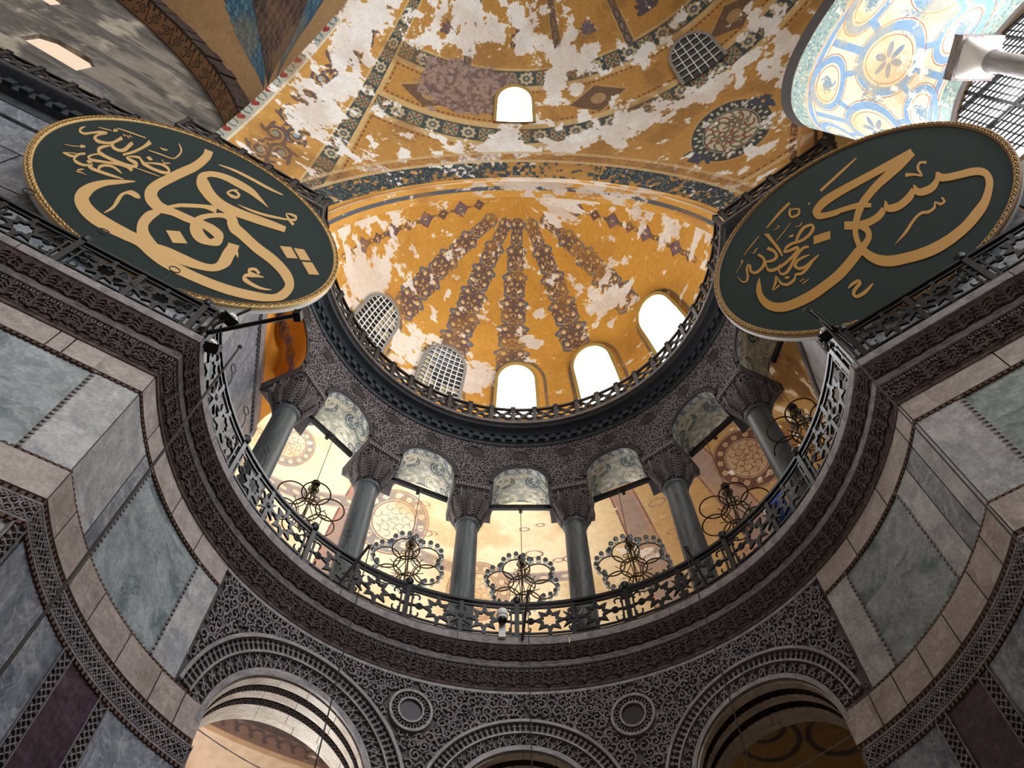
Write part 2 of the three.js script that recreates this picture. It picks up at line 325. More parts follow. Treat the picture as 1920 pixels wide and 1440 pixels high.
// marble revetment, piece by piece: y bands from the photograph
const panel = (u0, u1, y0, y1, mat, d = 0, gap = 0.012, turn = false) => slab(P1, u0 + gap, u1 - gap, y0 + gap, y1 - gap, -0.05, d, mat, 'marble_panel', wallLower, 0.42, turn);
function beads(u0, u1, y, w = 0.06, d = 0.02, vertical = false, len = 0) {   // saw-tooth fillet
  const list = [];
  if (!vertical) for (let u = u0; u < u1; u += 0.1) list.push(block(u, Math.min(u + 0.055, u1), y - w / 2, y + w / 2, -0.02, d));
  else for (let y0 = y; y0 < y + len; y0 += 0.1) list.push(block(u0 - w / 2, u0 + w / 2, y0, y0 + 0.055, -0.02, d));
  return list;
}
const CL = -P1.uL, CR = P1.uR;
{
  // fillet under the cornice, upper panels, beige band, lattice frieze, lowest panels
  const cutsTop = [CL - 9, CL - 6.1, CL - 3.4, CL - 1.55, CL - 1.3, CL, CL + 0.95, -9.1, -8.2, UA];
  for (let i = 0; i < cutsTop.length - 1; i++) panel(cutsTop[i], cutsTop[i + 1], 11.45, 11.95, M.beige, 0.03);
  const cutsTopR = [UB, 8.1, 9.3, CR - 0.45, CR, CR + 1.6, CR + 3.4, CR + 6, CR + 9];
  for (let i = 0; i < cutsTopR.length - 1; i++) panel(cutsTopR[i], cutsTopR[i + 1], 11.45, 11.95, M.beige, 0.03);
  const row = (list, y0, y1, turn) => list.forEach(([a, b, m, d]) => panel(a, b, y0, y1, M[m], d ?? 0, 0.012, turn));
  const deg = (a) => a * RAD * 6.4;
  row([[CL - 8, CL - 4.3, 'green', -0.02], [CL - 4.3, CL - 3.5, 'grey'], [CL - 3.5, CL - 0.72, 'green', -0.02], [CL - 0.72, CL, 'grey'], [CL, deg(-93.6), 'grey'], [deg(-93.6), deg(-90.2), 'slate'], [deg(-90.2), deg(-71), 'green', -0.02], [deg(-71), UA, 'grey']], 9.38, 11.42, true);
  row([[UB, deg(68.5), 'grey'], [deg(68.5), deg(86), 'green', -0.02], [deg(86), deg(91), 'grey'], [deg(91), deg(95), 'slate'], [deg(95), CR, 'grey'], [CR, CR + 0.75, 'grey'], [CR + 0.75, CR + 3.4, 'green', -0.02], [CR + 3.4, CR + 4.2, 'grey'], [CR + 4.2, CR + 8, 'green', -0.02]], 9.38, 11.42, true);
  const bl = [CL - 9, CL - 5.2, CL - 2.6, CL - 1.1, CL, deg(-98), deg(-90.5), deg(-84), deg(-76), deg(-68), deg(-62.5), deg(-58)];
  for (let i = 0; i < bl.length - 1; i++) panel(bl[i], bl[i + 1], 8.75, 9.33, M.beige, 0.035);
  const br = [deg(56.5), deg(62), deg(67), deg(73), deg(80), deg(88), deg(94), CR, CR + 1.2, CR + 3, CR + 6, CR + 9];
  for (let i = 0; i < br.length - 1; i++) panel(br[i], br[i + 1], 8.75, 9.33, M.beige, 0.035);
  // lowest visible zone
  const lowL = [[CL - 9, CL - 4.4, 'slate'], [CL - 4.1, CL - 2.5, 'purple'], [CL - 2.2, CL - 0.25, 'slate'], [CL + 0.22, deg(-84.6), 'slate'], [deg(-82.3), deg(-75.2), 'purple'], [deg(-73), deg(-57.6), 'slate']];
  const lowR = [[deg(57), deg(69.5), 'slate'], [deg(71.8), deg(79), 'purple'], [deg(81.3), CR - 0.22, 'slate'], [CR + 0.22, CR + 2.2, 'slate'], [CR + 2.5, CR + 4.1, 'purple'], [CR + 4.4, CR + 9, 'slate']];
  for (const [a, b, m] of [...lowL, ...lowR]) panel(a, b, 4.2, 8.28, M[m], -0.01);
  for (const [a, b] of [[CL - 9, deg(-57.6)], [deg(57), CR + 9]]) { slab(P1, a, b, 0.6, 4.2, -0.05, 0, M.grey, 'marble_panel', wallLower, 0.3); slab(P1, a, b, 0, 0.6, -0.05, 0.08, M.slate, 'plinth', wallLower, 0.3); }
  // saw-tooth fillets (one part for each run)
  const runs = [[CL - 9, UA + 0.02, 11.435], [UB, CR + 9, 11.435], [CL - 9, deg(-58), 9.355], [deg(56.5), CR + 9, 9.355], [CL - 9, deg(-58), 8.72], [deg(56.5), CR + 9, 8.72], [CL - 9, deg(-57.6), 8.3], [deg(57), CR + 9, 8.3]];
  for (const [a, b, y] of runs) stuff(obj('sawtooth_fillet', warp(join(beads(a, b, y)), P1.at), M.dentil, wallLower));
  for (const u of [CL - 0.72, CL - 3.5, deg(-90.2), deg(-71), deg(68.5), deg(86), CR + 0.75, CR + 3.4]) stuff(obj('sawtooth_fillet', warp(join(beads(u, u, 9.4, 0.05, 0.02, true, 2.0)), P1.at), M.fillet, wallLower));
  // lattice frieze and the upright lattice strips between the lowest panels
  const lat = (a, b) => {
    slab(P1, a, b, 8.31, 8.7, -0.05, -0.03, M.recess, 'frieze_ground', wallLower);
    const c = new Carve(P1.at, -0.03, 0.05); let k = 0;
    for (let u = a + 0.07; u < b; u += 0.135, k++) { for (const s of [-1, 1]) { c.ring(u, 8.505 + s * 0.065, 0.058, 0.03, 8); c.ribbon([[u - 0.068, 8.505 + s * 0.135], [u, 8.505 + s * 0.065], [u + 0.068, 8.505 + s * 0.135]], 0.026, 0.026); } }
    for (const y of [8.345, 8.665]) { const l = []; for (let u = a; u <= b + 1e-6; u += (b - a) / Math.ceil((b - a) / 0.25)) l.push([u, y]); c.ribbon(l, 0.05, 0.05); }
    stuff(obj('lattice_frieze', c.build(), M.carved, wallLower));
  };
  lat(CL - 9, CL); lat(CL, deg(-57.6)); lat(deg(57), CR); lat(CR, CR + 9);
  const strip = (u, w = 0.26) => {
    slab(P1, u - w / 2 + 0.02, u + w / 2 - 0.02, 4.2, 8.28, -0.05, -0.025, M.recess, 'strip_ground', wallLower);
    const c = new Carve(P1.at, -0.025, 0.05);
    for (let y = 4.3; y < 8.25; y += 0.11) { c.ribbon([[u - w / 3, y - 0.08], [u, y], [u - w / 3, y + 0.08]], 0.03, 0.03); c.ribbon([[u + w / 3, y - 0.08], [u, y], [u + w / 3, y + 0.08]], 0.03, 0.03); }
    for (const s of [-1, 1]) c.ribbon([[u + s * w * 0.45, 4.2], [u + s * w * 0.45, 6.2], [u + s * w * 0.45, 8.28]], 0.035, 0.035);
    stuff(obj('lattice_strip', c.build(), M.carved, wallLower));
  };
  for (const u of [CL - 4.25, CL - 2.35, CL, deg(-83.45), deg(-74.1), deg(70.6), deg(80.2), CR, CR + 2.35, CR + 4.25]) strip(u);
}
// carved spandrels, archivolts, medallions
const MEDAL = [[-2.44, 11.14], [2.3, 11.08]];
{
  const inSp = (u, y) => u > UA + 0.05 && u < UB - 0.05 && y < 11.9 && y > 9.0 && ARCH.every((a) => Math.hypot(u - a.u, y - a.y) > a.ro + 0.02) && MEDAL.every(([a, b]) => Math.hypot(u - a, y - b) > 0.5);
  slab(P1, UA, UB, 11.86, 11.95, -0.05, 0.03, M.stone, 'border_strip', wallLower);
  const parts = [[UA, -2.44], [-2.44, 0], [0, 2.3], [2.3, UB]];
  for (const [a, b] of parts) {
    const c = new Carve(P1.at, -0.045, 0.07); c.inside = (u, y) => inSp(u, y) && u >= a && u <= b;
    c.field(a, b, 9.0, 11.95, 0.235);
    stuff(obj('carved_spandrel', c.build(), M.carved, wallLower));
  }
  const g = new THREE.Shape(); g.moveTo(UA, 9.0); g.lineTo(UB, 9.0); g.lineTo(UB, 11.9); g.lineTo(UA, 11.9); g.closePath();
  for (const a of ARCH) { const h = new THREE.Path(); h.moveTo(a.u - a.ri, 9.02); for (let i = 0; i <= 24; i++) { const t = Math.PI * (1 - i / 24); h.lineTo(a.u + Math.cos(t) * a.ri, Math.max(9.02, a.y + Math.sin(t) * a.ri)); } h.lineTo(a.u + a.ri, 9.02); h.closePath(); g.holes.push(h); }
  const gg = tess(clean(new THREE.ShapeGeometry(g)), 0.5); gg.translate(0, 0, -0.045);
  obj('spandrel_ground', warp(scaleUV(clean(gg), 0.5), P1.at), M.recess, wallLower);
}
function arcBand(a, r0, r1, d0, d1, mat, name, parent, at = P1.at, t0 = 0, t1 = Math.PI, n = 40, uvs = 0.6) {
  const g = block(t0, t1, r0, r1, d0, d1, n, 1, 1, uvs);
  return obj(name, warp(g, (t, r, d) => at(a.u - Math.cos(t) * r, a.y + Math.sin(t) * r, d)), mat, parent);
}
for (const a of ARCH) {
  const w = a.ro - a.ri, R = (k) => a.ri + w * k, T0 = Math.abs(a.u) > 1 ? 0.15 : 0;
  arcBand(a, R(0.9), R(1), -0.05, 0.08, M.stone, 'archivolt_moulding', wallLower, P1.at, T0, Math.PI - T0);
  arcBand(a, R(0.54), R(0.6), -0.05, 0.05, M.stone, 'archivolt_moulding', wallLower, P1.at, T0, Math.PI - T0);
  arcBand(a, R(-0.005), R(0.15), -0.06, 0.04, M.stone, 'archivolt_moulding', wallLower);
  const pol = (t, r, d) => P1.at(a.u - Math.cos(t) * r, a.y + Math.sin(t) * r, d);
  const c = new Carve(pol, -0.045, 0.07); const n = Math.round(Math.PI * a.ro / 0.13);
  for (let i = 0; i < n; i++) { const t = (i + 0.5) / n * Math.PI; if (t < T0 || t > Math.PI - T0) continue; c.ribbon([[t, R(0.61)], [t, R(0.72)], [t, R(0.89)]], 0.036, 0.014); c.ring(t, R(0.8), 0.02, 0.014, 6); }
  stuff(obj('egg_and_dart', c.build(), M.carved, wallLower));
  const e = new Carve(pol, -0.045, 0.07), m = Math.round(Math.PI * a.ri / 0.2);
  for (let i = 0; i < m; i++) {
    const t = (i + 0.5) / m * Math.PI, s = i % 2 ? 1 : -1, q = 0.07 / a.ri, rc = R(0.34), pts = [];
    for (let k = 0; k <= 8; k++) { const b = k / 8 * 5.2 * s, f = 1 - 0.6 * k / 8; pts.push([t + Math.cos(b) * q * f * 1.1, rc + Math.sin(b) * 0.085 * f]); }
    e.ribbon(pts, 0.022, 0.02); e.ribbon([[t - q, R(0.17)], [t, rc], [t + q, R(0.52)]], 0.026, 0.016); e.ribbon([[t + q, R(0.18)], [t + q * 0.7, R(0.35)], [t - q * 0.3, R(0.5)]], 0.024, 0.014);
  }
  stuff(obj('carved_archivolt', e.build(), M.carved, wallLower));
  // underside of the arch: rings of ivory blocks between carved rings
  const D = [[-0.06, -0.26, 1], [-0.26, -0.46, 0], [-0.46, -0.68, 1], [-0.68, -0.9, 0], [-0.9, -1.14, 1], [-1.14, -1.4, 1]];
  D.forEach(([d1, d0, plain], j) => {
    if (plain) { let t = 0; while (t < Math.PI - 0.01) { const e2 = Math.min(Math.PI, t + rr(0.3, 0.5)); arcBand(a, a.ri - 0.03, a.ri + 0.01, d0, d1, M.ivory, 'soffit_block', wallLower, P1.at, t + 0.004, e2 - 0.004, 6, 0.8); t = e2; } }
    else {
      arcBand(a, a.ri - 0.012, a.ri + 0.01, d0, d1, M.recessDark, 'soffit_ground', wallLower);
      const f = (s, z, h) => P1.at(a.u - Math.cos(s / a.ri) * (a.ri - h), a.y + Math.sin(s / a.ri) * (a.ri - h), z), q = new Carve(f, 0.012, 0.03), zc = (d0 + d1) / 2;
      for (let s = 0.08; s < Math.PI * a.ri; s += 0.17) { q.ring(s, zc, 0.075, 0.026, 8); for (let k = 0; k < 4; k++) q.leaf(s, zc, k * 1.571 + 0.785, 0.12, 0.03, 0.2); }
      stuff(obj('soffit_carving', q.build(), M.soffitCarving, wallLower));
    }
  });
}
for (const [u, y] of MEDAL) {
  const flat = (x, r, d) => P1.at(u + Math.cos(x) * r, y + Math.sin(x) * r, d);
  obj('medallion_disc', warp(block(0, 6.2832, 0.001, 0.25, -0.05, 0.01, 28), flat), M.porphyry, wallLower);
  obj('medallion_ring', warp(block(0, 6.2832, 0.25, 0.29, -0.05, 0.07, 28), flat), M.stone, wallLower);
  obj('medallion_ring', warp(block(0, 6.2832, 0.42, 0.48, -0.05, 0.07, 28), flat), M.stone, wallLower);
  const c = new Carve(P1.at, -0.03, 0.06); for (let k = 0; k < 16; k++) { const a = k * 0.3927; c.ring(u + Math.cos(a) * 0.355, y + Math.sin(a) * 0.355, 0.045, 0.03, 8); }
  stuff(obj('medallion_carving', c.build(), M.carved, wallLower));
}

// ---------------------------------------------------------------- gallery cornice
const trim1 = struct(grp('trim_1'), 'brown carved gallery cornice with pale edge');
{
  const prof = [[-0.05, 11.93], [0.05, 11.94], [0.06, 12.0], [0.08, 12.02], [0.14, 12.42], [0.18, 12.44], [0.2, 12.48], [0.17, 12.52], [0.21, 12.54], [0.21, 12.58], [0.2, 12.6], [0.27, 12.75], [0.345, 12.92]];
  obj('cornice_body', sweep(P1, prof, CL - UE, CR + UE), M.carvedDark, trim1);
  obj('bead_moulding', sweep(P1, [[0.15, 12.43], [0.2, 12.43], [0.225, 12.465], [0.2, 12.5], [0.23, 12.53], [0.21, 12.56], [0.18, 12.57]], CL - UE, CR + UE), M.stone, trim1);
  const cuts = [CL - UE, CL - 7.5, CL - 3.2, CL, -9.4, -7.0, -4.6, -1.6, 1.1, 3.6, 6.3, 8.8, CR, CR + 2.9, CR + 6.5, CR + UE];
  for (let i = 0; i < cuts.length - 1; i++) obj('edge_slab', sweep(P1, [[0.3, 12.9], [0.375, 12.93 + rr(-0.01, 0.01)], [0.375, 13.13], [-0.3, 13.14]], cuts[i] + 0.008, cuts[i + 1] - 0.008, 0.3, 0.3), M.fillet, trim1);
  // acanthus leaves of the upper zone and of the lower zone
  const leafGeo = (w, h, lobes) => {
    const c = new Carve((x, y, d) => [x, y, d + 0.16 * (y / h) * (y / h) * h], 0, 0.035);
    c.ribbon([[0, 0], [0, h * 0.5], [0, h]], w * 0.22, w * 0.12);
    for (let k = 0; k < lobes; k++) for (const s of [-1, 1]) { const y = h * (0.08 + 0.8 * k / lobes); c.ribbon([[s * w * 0.06, y], [s * w * 0.26, y + h * 0.12], [s * w * 0.5 * (1 - 0.35 * k / lobes), y + h * 0.1]], w * 0.16, w * 0.05); }
    return c.build();
  };
  const g1 = [leafGeo(0.34, 0.33, 4), leafGeo(0.32, 0.34, 3)], g2 = [leafGeo(0.3, 0.38, 3), leafGeo(0.26, 0.38, 4)];
  let k = 0;
  for (let u = CL - 8; u < CR + 8; u += 0.4, k++) {
    if (Math.abs(u - CL) < 0.14 || Math.abs(u - CR) < 0.14) continue;
    P1.place(obj('cornice_leaf', g1[k % 2], M.carvedDark, trim1), u, 12.59, 0.205, 0.36);
    P1.place(obj('cornice_leaf', g2[k % 2], M.carvedDark, trim1), u + 0.2, 12.03, 0.085, 0.14);
  }
  for (const [y0, y1, f] of [[12.05, 12.36, (y) => 0.085 + (y - 12.02) * 0.15], [12.62, 12.88, (y) => 0.205 + (y - 12.6) * 0.43]]) {
    const q = new Carve((u, y, d) => P1.at(u, y, f(y) + d), -0.005, 0.03); q.inside = (u, y) => y > y0 && y < y1; q.field(CL - 8, CR + 8, y0 + 0.03, y1, 0.17);
    stuff(obj('cornice_carving', q.build(), M.carvedDark, trim1));
  }
  const c = new Carve((u, y, d) => P1.at(u, y, d), 0.12, 0.05); for (let u = CL - 8; u < CR + 8; u += 0.11) c.ring(u, 12.38, 0.035, 0.025, 6);
  stuff(obj('bead_row', c.build(), M.brown, trim1));
}

// painted layers: draw() paints, then flaking plaster and stains are laid over by noise
function flake(data, w, h, toDeg, patches, opt) {
  for (let j = 0; j < h; j++) for (let i = 0; i < w; i++) {
    const k = (j * w + i) * 4, [az, el] = toDeg(i / w, 1 - j / h), x = az * opt.sx, y = el * opt.sy;
    const f = fbm(x, y, 5), m = fbm(x * 0.35 + 50, y * 0.35 + 20, 4), fine = fbm(x * 5 + 7, y * 5, 3);
    let b = 0; for (const [pa, pe, ra, re, s] of patches) { const da = (az - pa) / ra, de = (el - pe) / re, q = da * da + de * de; if (q < 6) b += s * Math.exp(-q); }
    const t = b + (f - 0.5) * 1.7 + (fine - 0.5) * 0.35 + opt.base, wm = sstep(0.42, 0.5, t);
    let c = [data[k], data[k + 1], data[k + 2]];
    c = mix3(c, mix3(c, opt.stain, 0.55), sstep(0.5, 0.72, m) * 0.8);
    c = mix3(c, mix3(c, opt.pale, 0.6), sstep(0.36, 0.44, t) * (1 - wm) * 0.7);
    c = mix3(c, mix3(opt.white, opt.whiteDark, sstep(0.4, 0.7, m) * 0.7), wm * 0.95);
    if (opt.extra) c = opt.extra(c, az, el, f, m, fine);
    const g = (fine - 0.5) * 22;
    data[k] = c[0] + g; data[k + 1] = c[1] + g; data[k + 2] = c[2] + g;
  }
}
TX.orange = canvasTex(512, 512, (g, w, h) => {
  g.fillStyle = 'rgb(224,150,40)'; g.fillRect(0, 0, w, h); g.fillStyle = 'rgb(150,120,116)';
  g.fillRect(0, h - 60, w, 60); g.beginPath(); g.moveTo(0, 210); for (let x = 0; x <= w; x += 16) g.lineTo(x, 210 + 14 * Math.sin(x * 0.05)); for (let x = w; x >= 0; x -= 16) g.lineTo(x, 300 + 14 * Math.sin(x * 0.07)); g.fill(); g.fillRect(0, 0, w, 40);
  g.fillStyle = 'rgb(118,92,112)'; for (let x = 20; x < w; x += 44) { g.beginPath(); g.ellipse(x, 255, 18, 24, 0.5, 0, 7); g.fill(); } g.fillStyle = 'rgb(196,140,70)'; for (let x = 42; x < w; x += 44) { g.beginPath(); g.ellipse(x, 252, 7, 16, 0.5, 0, 7); g.fill(); }
}, (d, w, h) => flake(d, w, h, (u, v) => [u * 30, v * 20], [], { sx: 0.6, sy: 0.6, base: -0.14, stain: [196, 126, 30], pale: [228, 170, 80], white: [220, 200, 170], whiteDark: [190, 160, 130] }));
M.orange = std({ map: TX.orange, roughness: 0.85 });

// ---------------------------------------------------------------- gallery storey: arcade, spandrel wall, upper cornice
const P2 = plan(6.55, -2.4, 32, -3.5, 38.5), AY = 19.56, AR = 0.87, YI = 19.28, YT = 21.8, CD = 1.4;
const ARC2 = [-81.5, -52, -26, 0, 26, 52, 81.5].map((a) => a * RAD * 6.55), COL = [-65.4, -39.3, -13.2, 13.2, 39.3, 65.4];
const AR2 = ARC2.map((_, i) => i === 0 || i === 6 ? 1.22 : AR);
const wallGallery = struct(grp('wall_gallery'), 'dark carved marble spandrel wall above the gallery columns');
{
  const E2 = 93.5 * RAD * 6.55, sh = new THREE.Shape(); sh.moveTo(-E2, YI); 
  ARC2.forEach((u, k) => { const AR = AR2[k]; sh.lineTo(u - AR, YI); for (let i = 0; i <= 24; i++) { const t = Math.PI * (1 - i / 24); sh.lineTo(u + Math.cos(t) * AR, AY + Math.sin(t) * AR); } sh.lineTo(u + AR, YI); });
  sh.lineTo(E2, YI); sh.lineTo(E2, 22.3); sh.lineTo(-E2, 22.3); sh.closePath();
  const g = tess(clean(new THREE.ExtrudeGeometry(sh, { depth: CD, bevelEnabled: false })), 0.6); g.translate(0, 0, -CD);
  obj('masonry', warp(scaleUV(clean(g), 0.6), P2.at), M.spandrel2, wallGallery);
  for (const [a, b] of [[-P2.uL, -E2], [E2, P2.uR]]) obj('pier', warp(block(a, b, 13.1, 22.3, -0.8, 0, 3), P2.at), M.grey, wallGallery);
  // fine carving: scrolls between the arches, small dark discs in a row
  const discs = []; for (let k = -6; k <= 6; k++) discs.push(k * 13 * RAD * 6.55);
  const c = new Carve(P2.at, 0, 0.03);
  c.inside = (u, y) => Math.abs(u) < E2 && y > YI + 0.08 && y < 21.7 && ARC2.every((a, k) => !(Math.abs(u - a) < AR2[k] + 0.1 && y < AY) && Math.hypot(u - a, y - AY) > AR2[k] + 0.12) && discs.every((q) => Math.hypot(u - q, y - 21.05) > 0.26);
  c.field(-E2, E2, YI + 0.1, 21.7, 0.25);
  for (const q of discs) { c.ring(q, 21.05, 0.21, 0.04, 16); }
  stuff(obj('spandrel_carving', c.build(), M.filigree, wallGallery));
  for (const q of discs) obj('inlaid_disc', warp(block(0, 6.2832, 0.001, 0.14, 0, 0.015, 18), (x, r, d) => P2.at(q + Math.cos(x) * r * 1.0, 21.05 + Math.sin(x) * r, d)), M.porphyry, wallGallery);
  ARC2.forEach((u, k) => {
    const AR = AR2[k];
    arcBand({ u, y: AY }, AR - 0.005, AR + 0.1, -0.02, 0.05, M.spandrel2, 'arch_moulding', wallGallery, P2.at, 0, Math.PI, 24);
    // painted underside
    const g2 = surf(28, 6, (a, b) => { const t = Math.PI * (1.12 * a - 0.06), yy = t < 0 ? AY + t * AR : t > Math.PI ? AY - (t - Math.PI) * AR : AY + Math.sin(t) * (AR - 0.008), xx = -Math.cos(Math.max(0, Math.min(Math.PI, t))) * (AR - 0.008); return P2.at(u + xx, yy, -b * CD + 0.01); }, (a, b) => k ? [a * 1.35 + u, b * 0.8] : [a * 1.6, 0.12 + b * 0.8]);
    obj('painted_soffit', g2, k ? M.soffit : M.orange, wallGallery);
  });
}
// columns
const colShaft = new THREE.LatheGeometry([[0.0, 13.14], [0.46, 13.14], [0.46, 13.24], [0.5, 13.3], [0.46, 13.37], [0.38, 13.4], [0.42, 13.45], [0.37, 13.5], [0.345, 13.56], [0.34, 15.2], [0.315, 17.78], [0.36, 17.8], [0.38, 17.86], [0.36, 17.92], [0.31, 17.94]].map(([r, y]) => new THREE.Vector2(r, y - 13.14)), 40);
{ const uv = colShaft.attributes.uv; for (let i = 0; i < uv.count; i++) uv.setXY(i, uv.getX(i) * 1, uv.getY(i) * 2.2); }
const capF = (t, a) => {   // capital: round below, square above; t height 0..1, a angle
  const n = 2 + 10 * t * t, r = 0.325 + 0.21 * Math.pow(t, 0.7) + 0.03 * Math.sin(t * 3.14), c = Math.cos(a), s = Math.sin(a), k = 1 / Math.pow(Math.pow(Math.abs(c), n) + Math.pow(Math.abs(s), n), 1 / n);
  return [c * r * k, s * r * k];
};
const capGeo = surf(64, 14, (u, v) => { const a = -u * 6.28319, q = capF(v, a); return [q[0], v * 0.98, q[1]]; }, (u, v) => [u * 2, v]);
const capCarve = (() => {
  const c = new Carve((u, y, d) => { const t = Math.max(0, Math.min(1, y / 0.98)), q = capF(t, u), l = Math.hypot(q[0], q[1]); return [q[0] * (1 + d / l), y, q[1] * (1 + d / l)]; }, 0, 0.05);
  for (let k = 0; k < 8; k++) {
    const a = k * 0.7854;
    c.ribbon([[a, 0.03], [a, 0.4], [a, 0.72]], 0.12, 0.05, 0.06);
    for (let j = 0; j < 8; j++) for (const s of [-1, 1]) { const y = 0.04 + j * 0.085; c.ribbon([[a + s * 0.05, y], [a + s * 0.2, y + 0.07], [a + s * (0.33 - 0.02 * j), y + 0.05]], 0.07, 0.02); }
    if (k % 2) { const p = []; for (let i = 0; i <= 14; i++) { const f = i / 14, b = f * 9; p.push([a + Math.cos(b) * 0.2 * (1 - f * 0.8), 0.8 + Math.sin(b) * 0.12 * (1 - f * 0.8)]); } c.ribbon(p, 0.05, 0.03, 0.08); }
    else { c.ring(a, 0.82, 0.12, 0.05, 12, 0.07); c.ring(a, 0.82, 0.05, 0.04, 8, 0.06); }
    for (let j = 0; j < 5; j++) for (const s of [-1, 1]) c.leaf(a + s * 0.2, 0.62 + j * 0.07, 1.57 - s * 0.9, 0.16, 0.05, s * 0.8);
  }
  return c.build();
})();
const impostGeo = join([warp(block(-0.54, 0.54, 0.72, 1.06, -0.9, 0.5), (x, y, z) => [x * (0.72 + 0.28 * (y - 0.72) / 0.34), y, z < 0 ? z * (0.45 + 0.55 * (y - 0.72) / 0.34) : z * (0.8 + 0.2 * (y - 0.72) / 0.34)]), (() => { const g = block(-0.56, 0.56, 1.06, 1.36, -0.9, 0.52, 1, 1, 1); return warp(g, (x, y, z) => [x * (1 + (y - 1.06) * 0.25), y, z]); })()]);
const dentils = (() => { const l = []; for (let k = -6; k <= 6; k++) l.push(block(k * 0.084 - 0.026, k * 0.084 + 0.026, 1.12, 1.28, 0.48, 0.575)); return join(l); })();
COL.forEach((a, i) => {
  const g = grp('marble_column'), L = ['beside the orange striped arch', 'second from the left in the arcade', 'left of the middle arch', 'right of the middle arch', 'second from the right in the arcade', 'in front of the brown painted roundel'][i];
  tag(g, 'grey marble gallery column with carved capital ' + L, 'column', 'gallery columns');
  g.position.set(Math.sin(a * RAD) * 6.98, 13.14, -Math.cos(a * RAD) * 6.98); g.rotation.y = -a * RAD;
  obj('shaft', colShaft, M.column, g);
  const cp = obj('capital', capGeo, M.capital, g); cp.position.y = 4.8; stuff(obj('capital_carving', capCarve, M.filigree, cp));
  const im = obj('impost_block', impostGeo, M.capital, g); im.position.y = 4.8; stuff(obj('dentil_row', dentils, M.filigree, im));
});
// tie beams under the arches
ARC2.forEach((u, i) => {
  if (!i) return;
  const g = grp('tie_beam'); tag(g, 'dark iron tie beam under the gallery arch, ' + ['', 'leftmost one beside the orange vault', 'just left of the middle one', 'the middle one', 'just right of the middle one', 'before the brown painted roundel', 'rightmost one below the right roundel'][i], 'beam', 'tie beams of the arcade');
  const a = u / 6.55, r = 7.28; g.position.set(Math.sin(a) * r, 19.3, -Math.cos(a) * r); g.rotation.y = -a;
  obj('beam', block(-0.98, 0.98, -0.06, 0.06, -0.05, 0.05), M.ironBlack, g); obj('beam', block(-0.98, 0.98, 0.09, 0.13, -0.04, 0.04), M.ironBlack, g);
  obj('shackle', block(-0.05, 0.05, -0.22, -0.06, -0.03, 0.03), M.ironBlack, g);
});
// upper cornice
const trim2 = struct(grp('trim_2'), 'dark blue grey dentilled cornice below the half dome'), C2L = -P2.uL, C2R = P2.uR, PEL = 4.4, PER = 3.6;
{
  obj('cornice_body', sweep(P2, [[-0.05, 21.55], [0.06, 21.58], [0.1, 21.68], [0.14, 21.7], [0.16, 21.74], [0.16, 21.95], [0.24, 21.97]], C2L - PEL, C2R + PER), M.cornice2, trim2);
  obj('cornice_hollow', sweep(P2, [[0.24, 21.97], [0.27, 22.0], [0.3, 22.03], [0.36, 22.06], [0.47, 22.1], [0.52, 22.17]], C2L - PEL, C2R + PER), M.cornice2, trim2);
  obj('cornice_lip', sweep(P2, [[0.5, 22.16], [0.6, 22.2], [0.6, 22.33], [-0.1, 22.36]], C2L - PEL, C2R + PER), M.cornice2lip, trim2);
  const l = []; let k = 0;
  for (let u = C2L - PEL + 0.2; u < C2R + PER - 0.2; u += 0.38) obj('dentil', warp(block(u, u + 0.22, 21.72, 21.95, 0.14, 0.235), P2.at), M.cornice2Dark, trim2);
  for (const [s, e] of [[-1, C2L - PEL], [1, C2R + PER]]) { const b = warp(block(Math.min(e, e - s * 0.02), Math.max(e, e - s * 0.02), 21.6, 22.36, -1.5, 0.58), P2.at); obj('cornice_end', b, M.cornice2, trim2); }
}

// ---------------------------------------------------------------- iron railings
function starShape(R, r, n, hole) {
  const s = new THREE.Shape(), pt = (k) => { const q = k % 2 ? r : R, a = k * Math.PI / n + Math.PI / 2; return [Math.cos(a) * q, Math.sin(a) * q]; };
  s.moveTo(...pt(0)); for (let k = 1; k < 2 * n; k++) s.lineTo(...pt(k)); s.closePath();
  if (hole) { const h = new THREE.Path(), m = 32; for (let k = 0; k <= m; k++) { const a = -k / m * 6.28319, q = hole * (1 + 0.14 * Math.cos(n * (a - Math.PI / 2))); k ? h.lineTo(Math.cos(a) * q, Math.sin(a) * q) : h.moveTo(q * Math.cos(0), 0); } s.holes.push(h); }
  return s;
}
const exT = (s, t) => { const g = clean(new THREE.ExtrudeGeometry(s, { depth: t, bevelEnabled: false })); g.translate(0, 0, -t / 2); return g; };
const RH = 1.08;   // railing height
const starGeo = (() => {
  const L = [exT(starShape(0.39, 0.225, 8, 0.17), 0.05)];
  for (const s of [-1, 1]) {
    L.push(block(-0.045, 0.045, s > 0 ? 0.3 : -0.44, s > 0 ? 0.44 : -0.3, -0.03, 0.03));
    L.push(rod([s * 0.3, 0, 0], [s * 0.65, 0, 0], 0.035, 6)); const t = new THREE.TorusGeometry(0.075, 0.028, 6, 12); t.translate(s * 0.46, 0, 0); L.push(clean(t));
    for (const q of [-1, 1]) { const c = []; for (let i = 0; i <= 8; i++) { const a = i / 8 * 4.4 - 0.6; c.push([s * (0.55 - Math.cos(a) * 0.085), q * (0.25 + Math.sin(a) * 0.085), 0]); } L.push(tubeAlong(c, 0.024, 5)); }
  }
  return join(L);
})();
const knotGeo = (() => { const L = [exT(starShape(0.34, 0.13, 8, 0), 0.055), block(-0.05, 0.05, -0.46, 0.46, -0.03, 0.03)]; const q = new THREE.SphereGeometry(0.085, 12, 8); q.scale(1, 1, 0.7); L.push(clean(q)); return join(L); })();
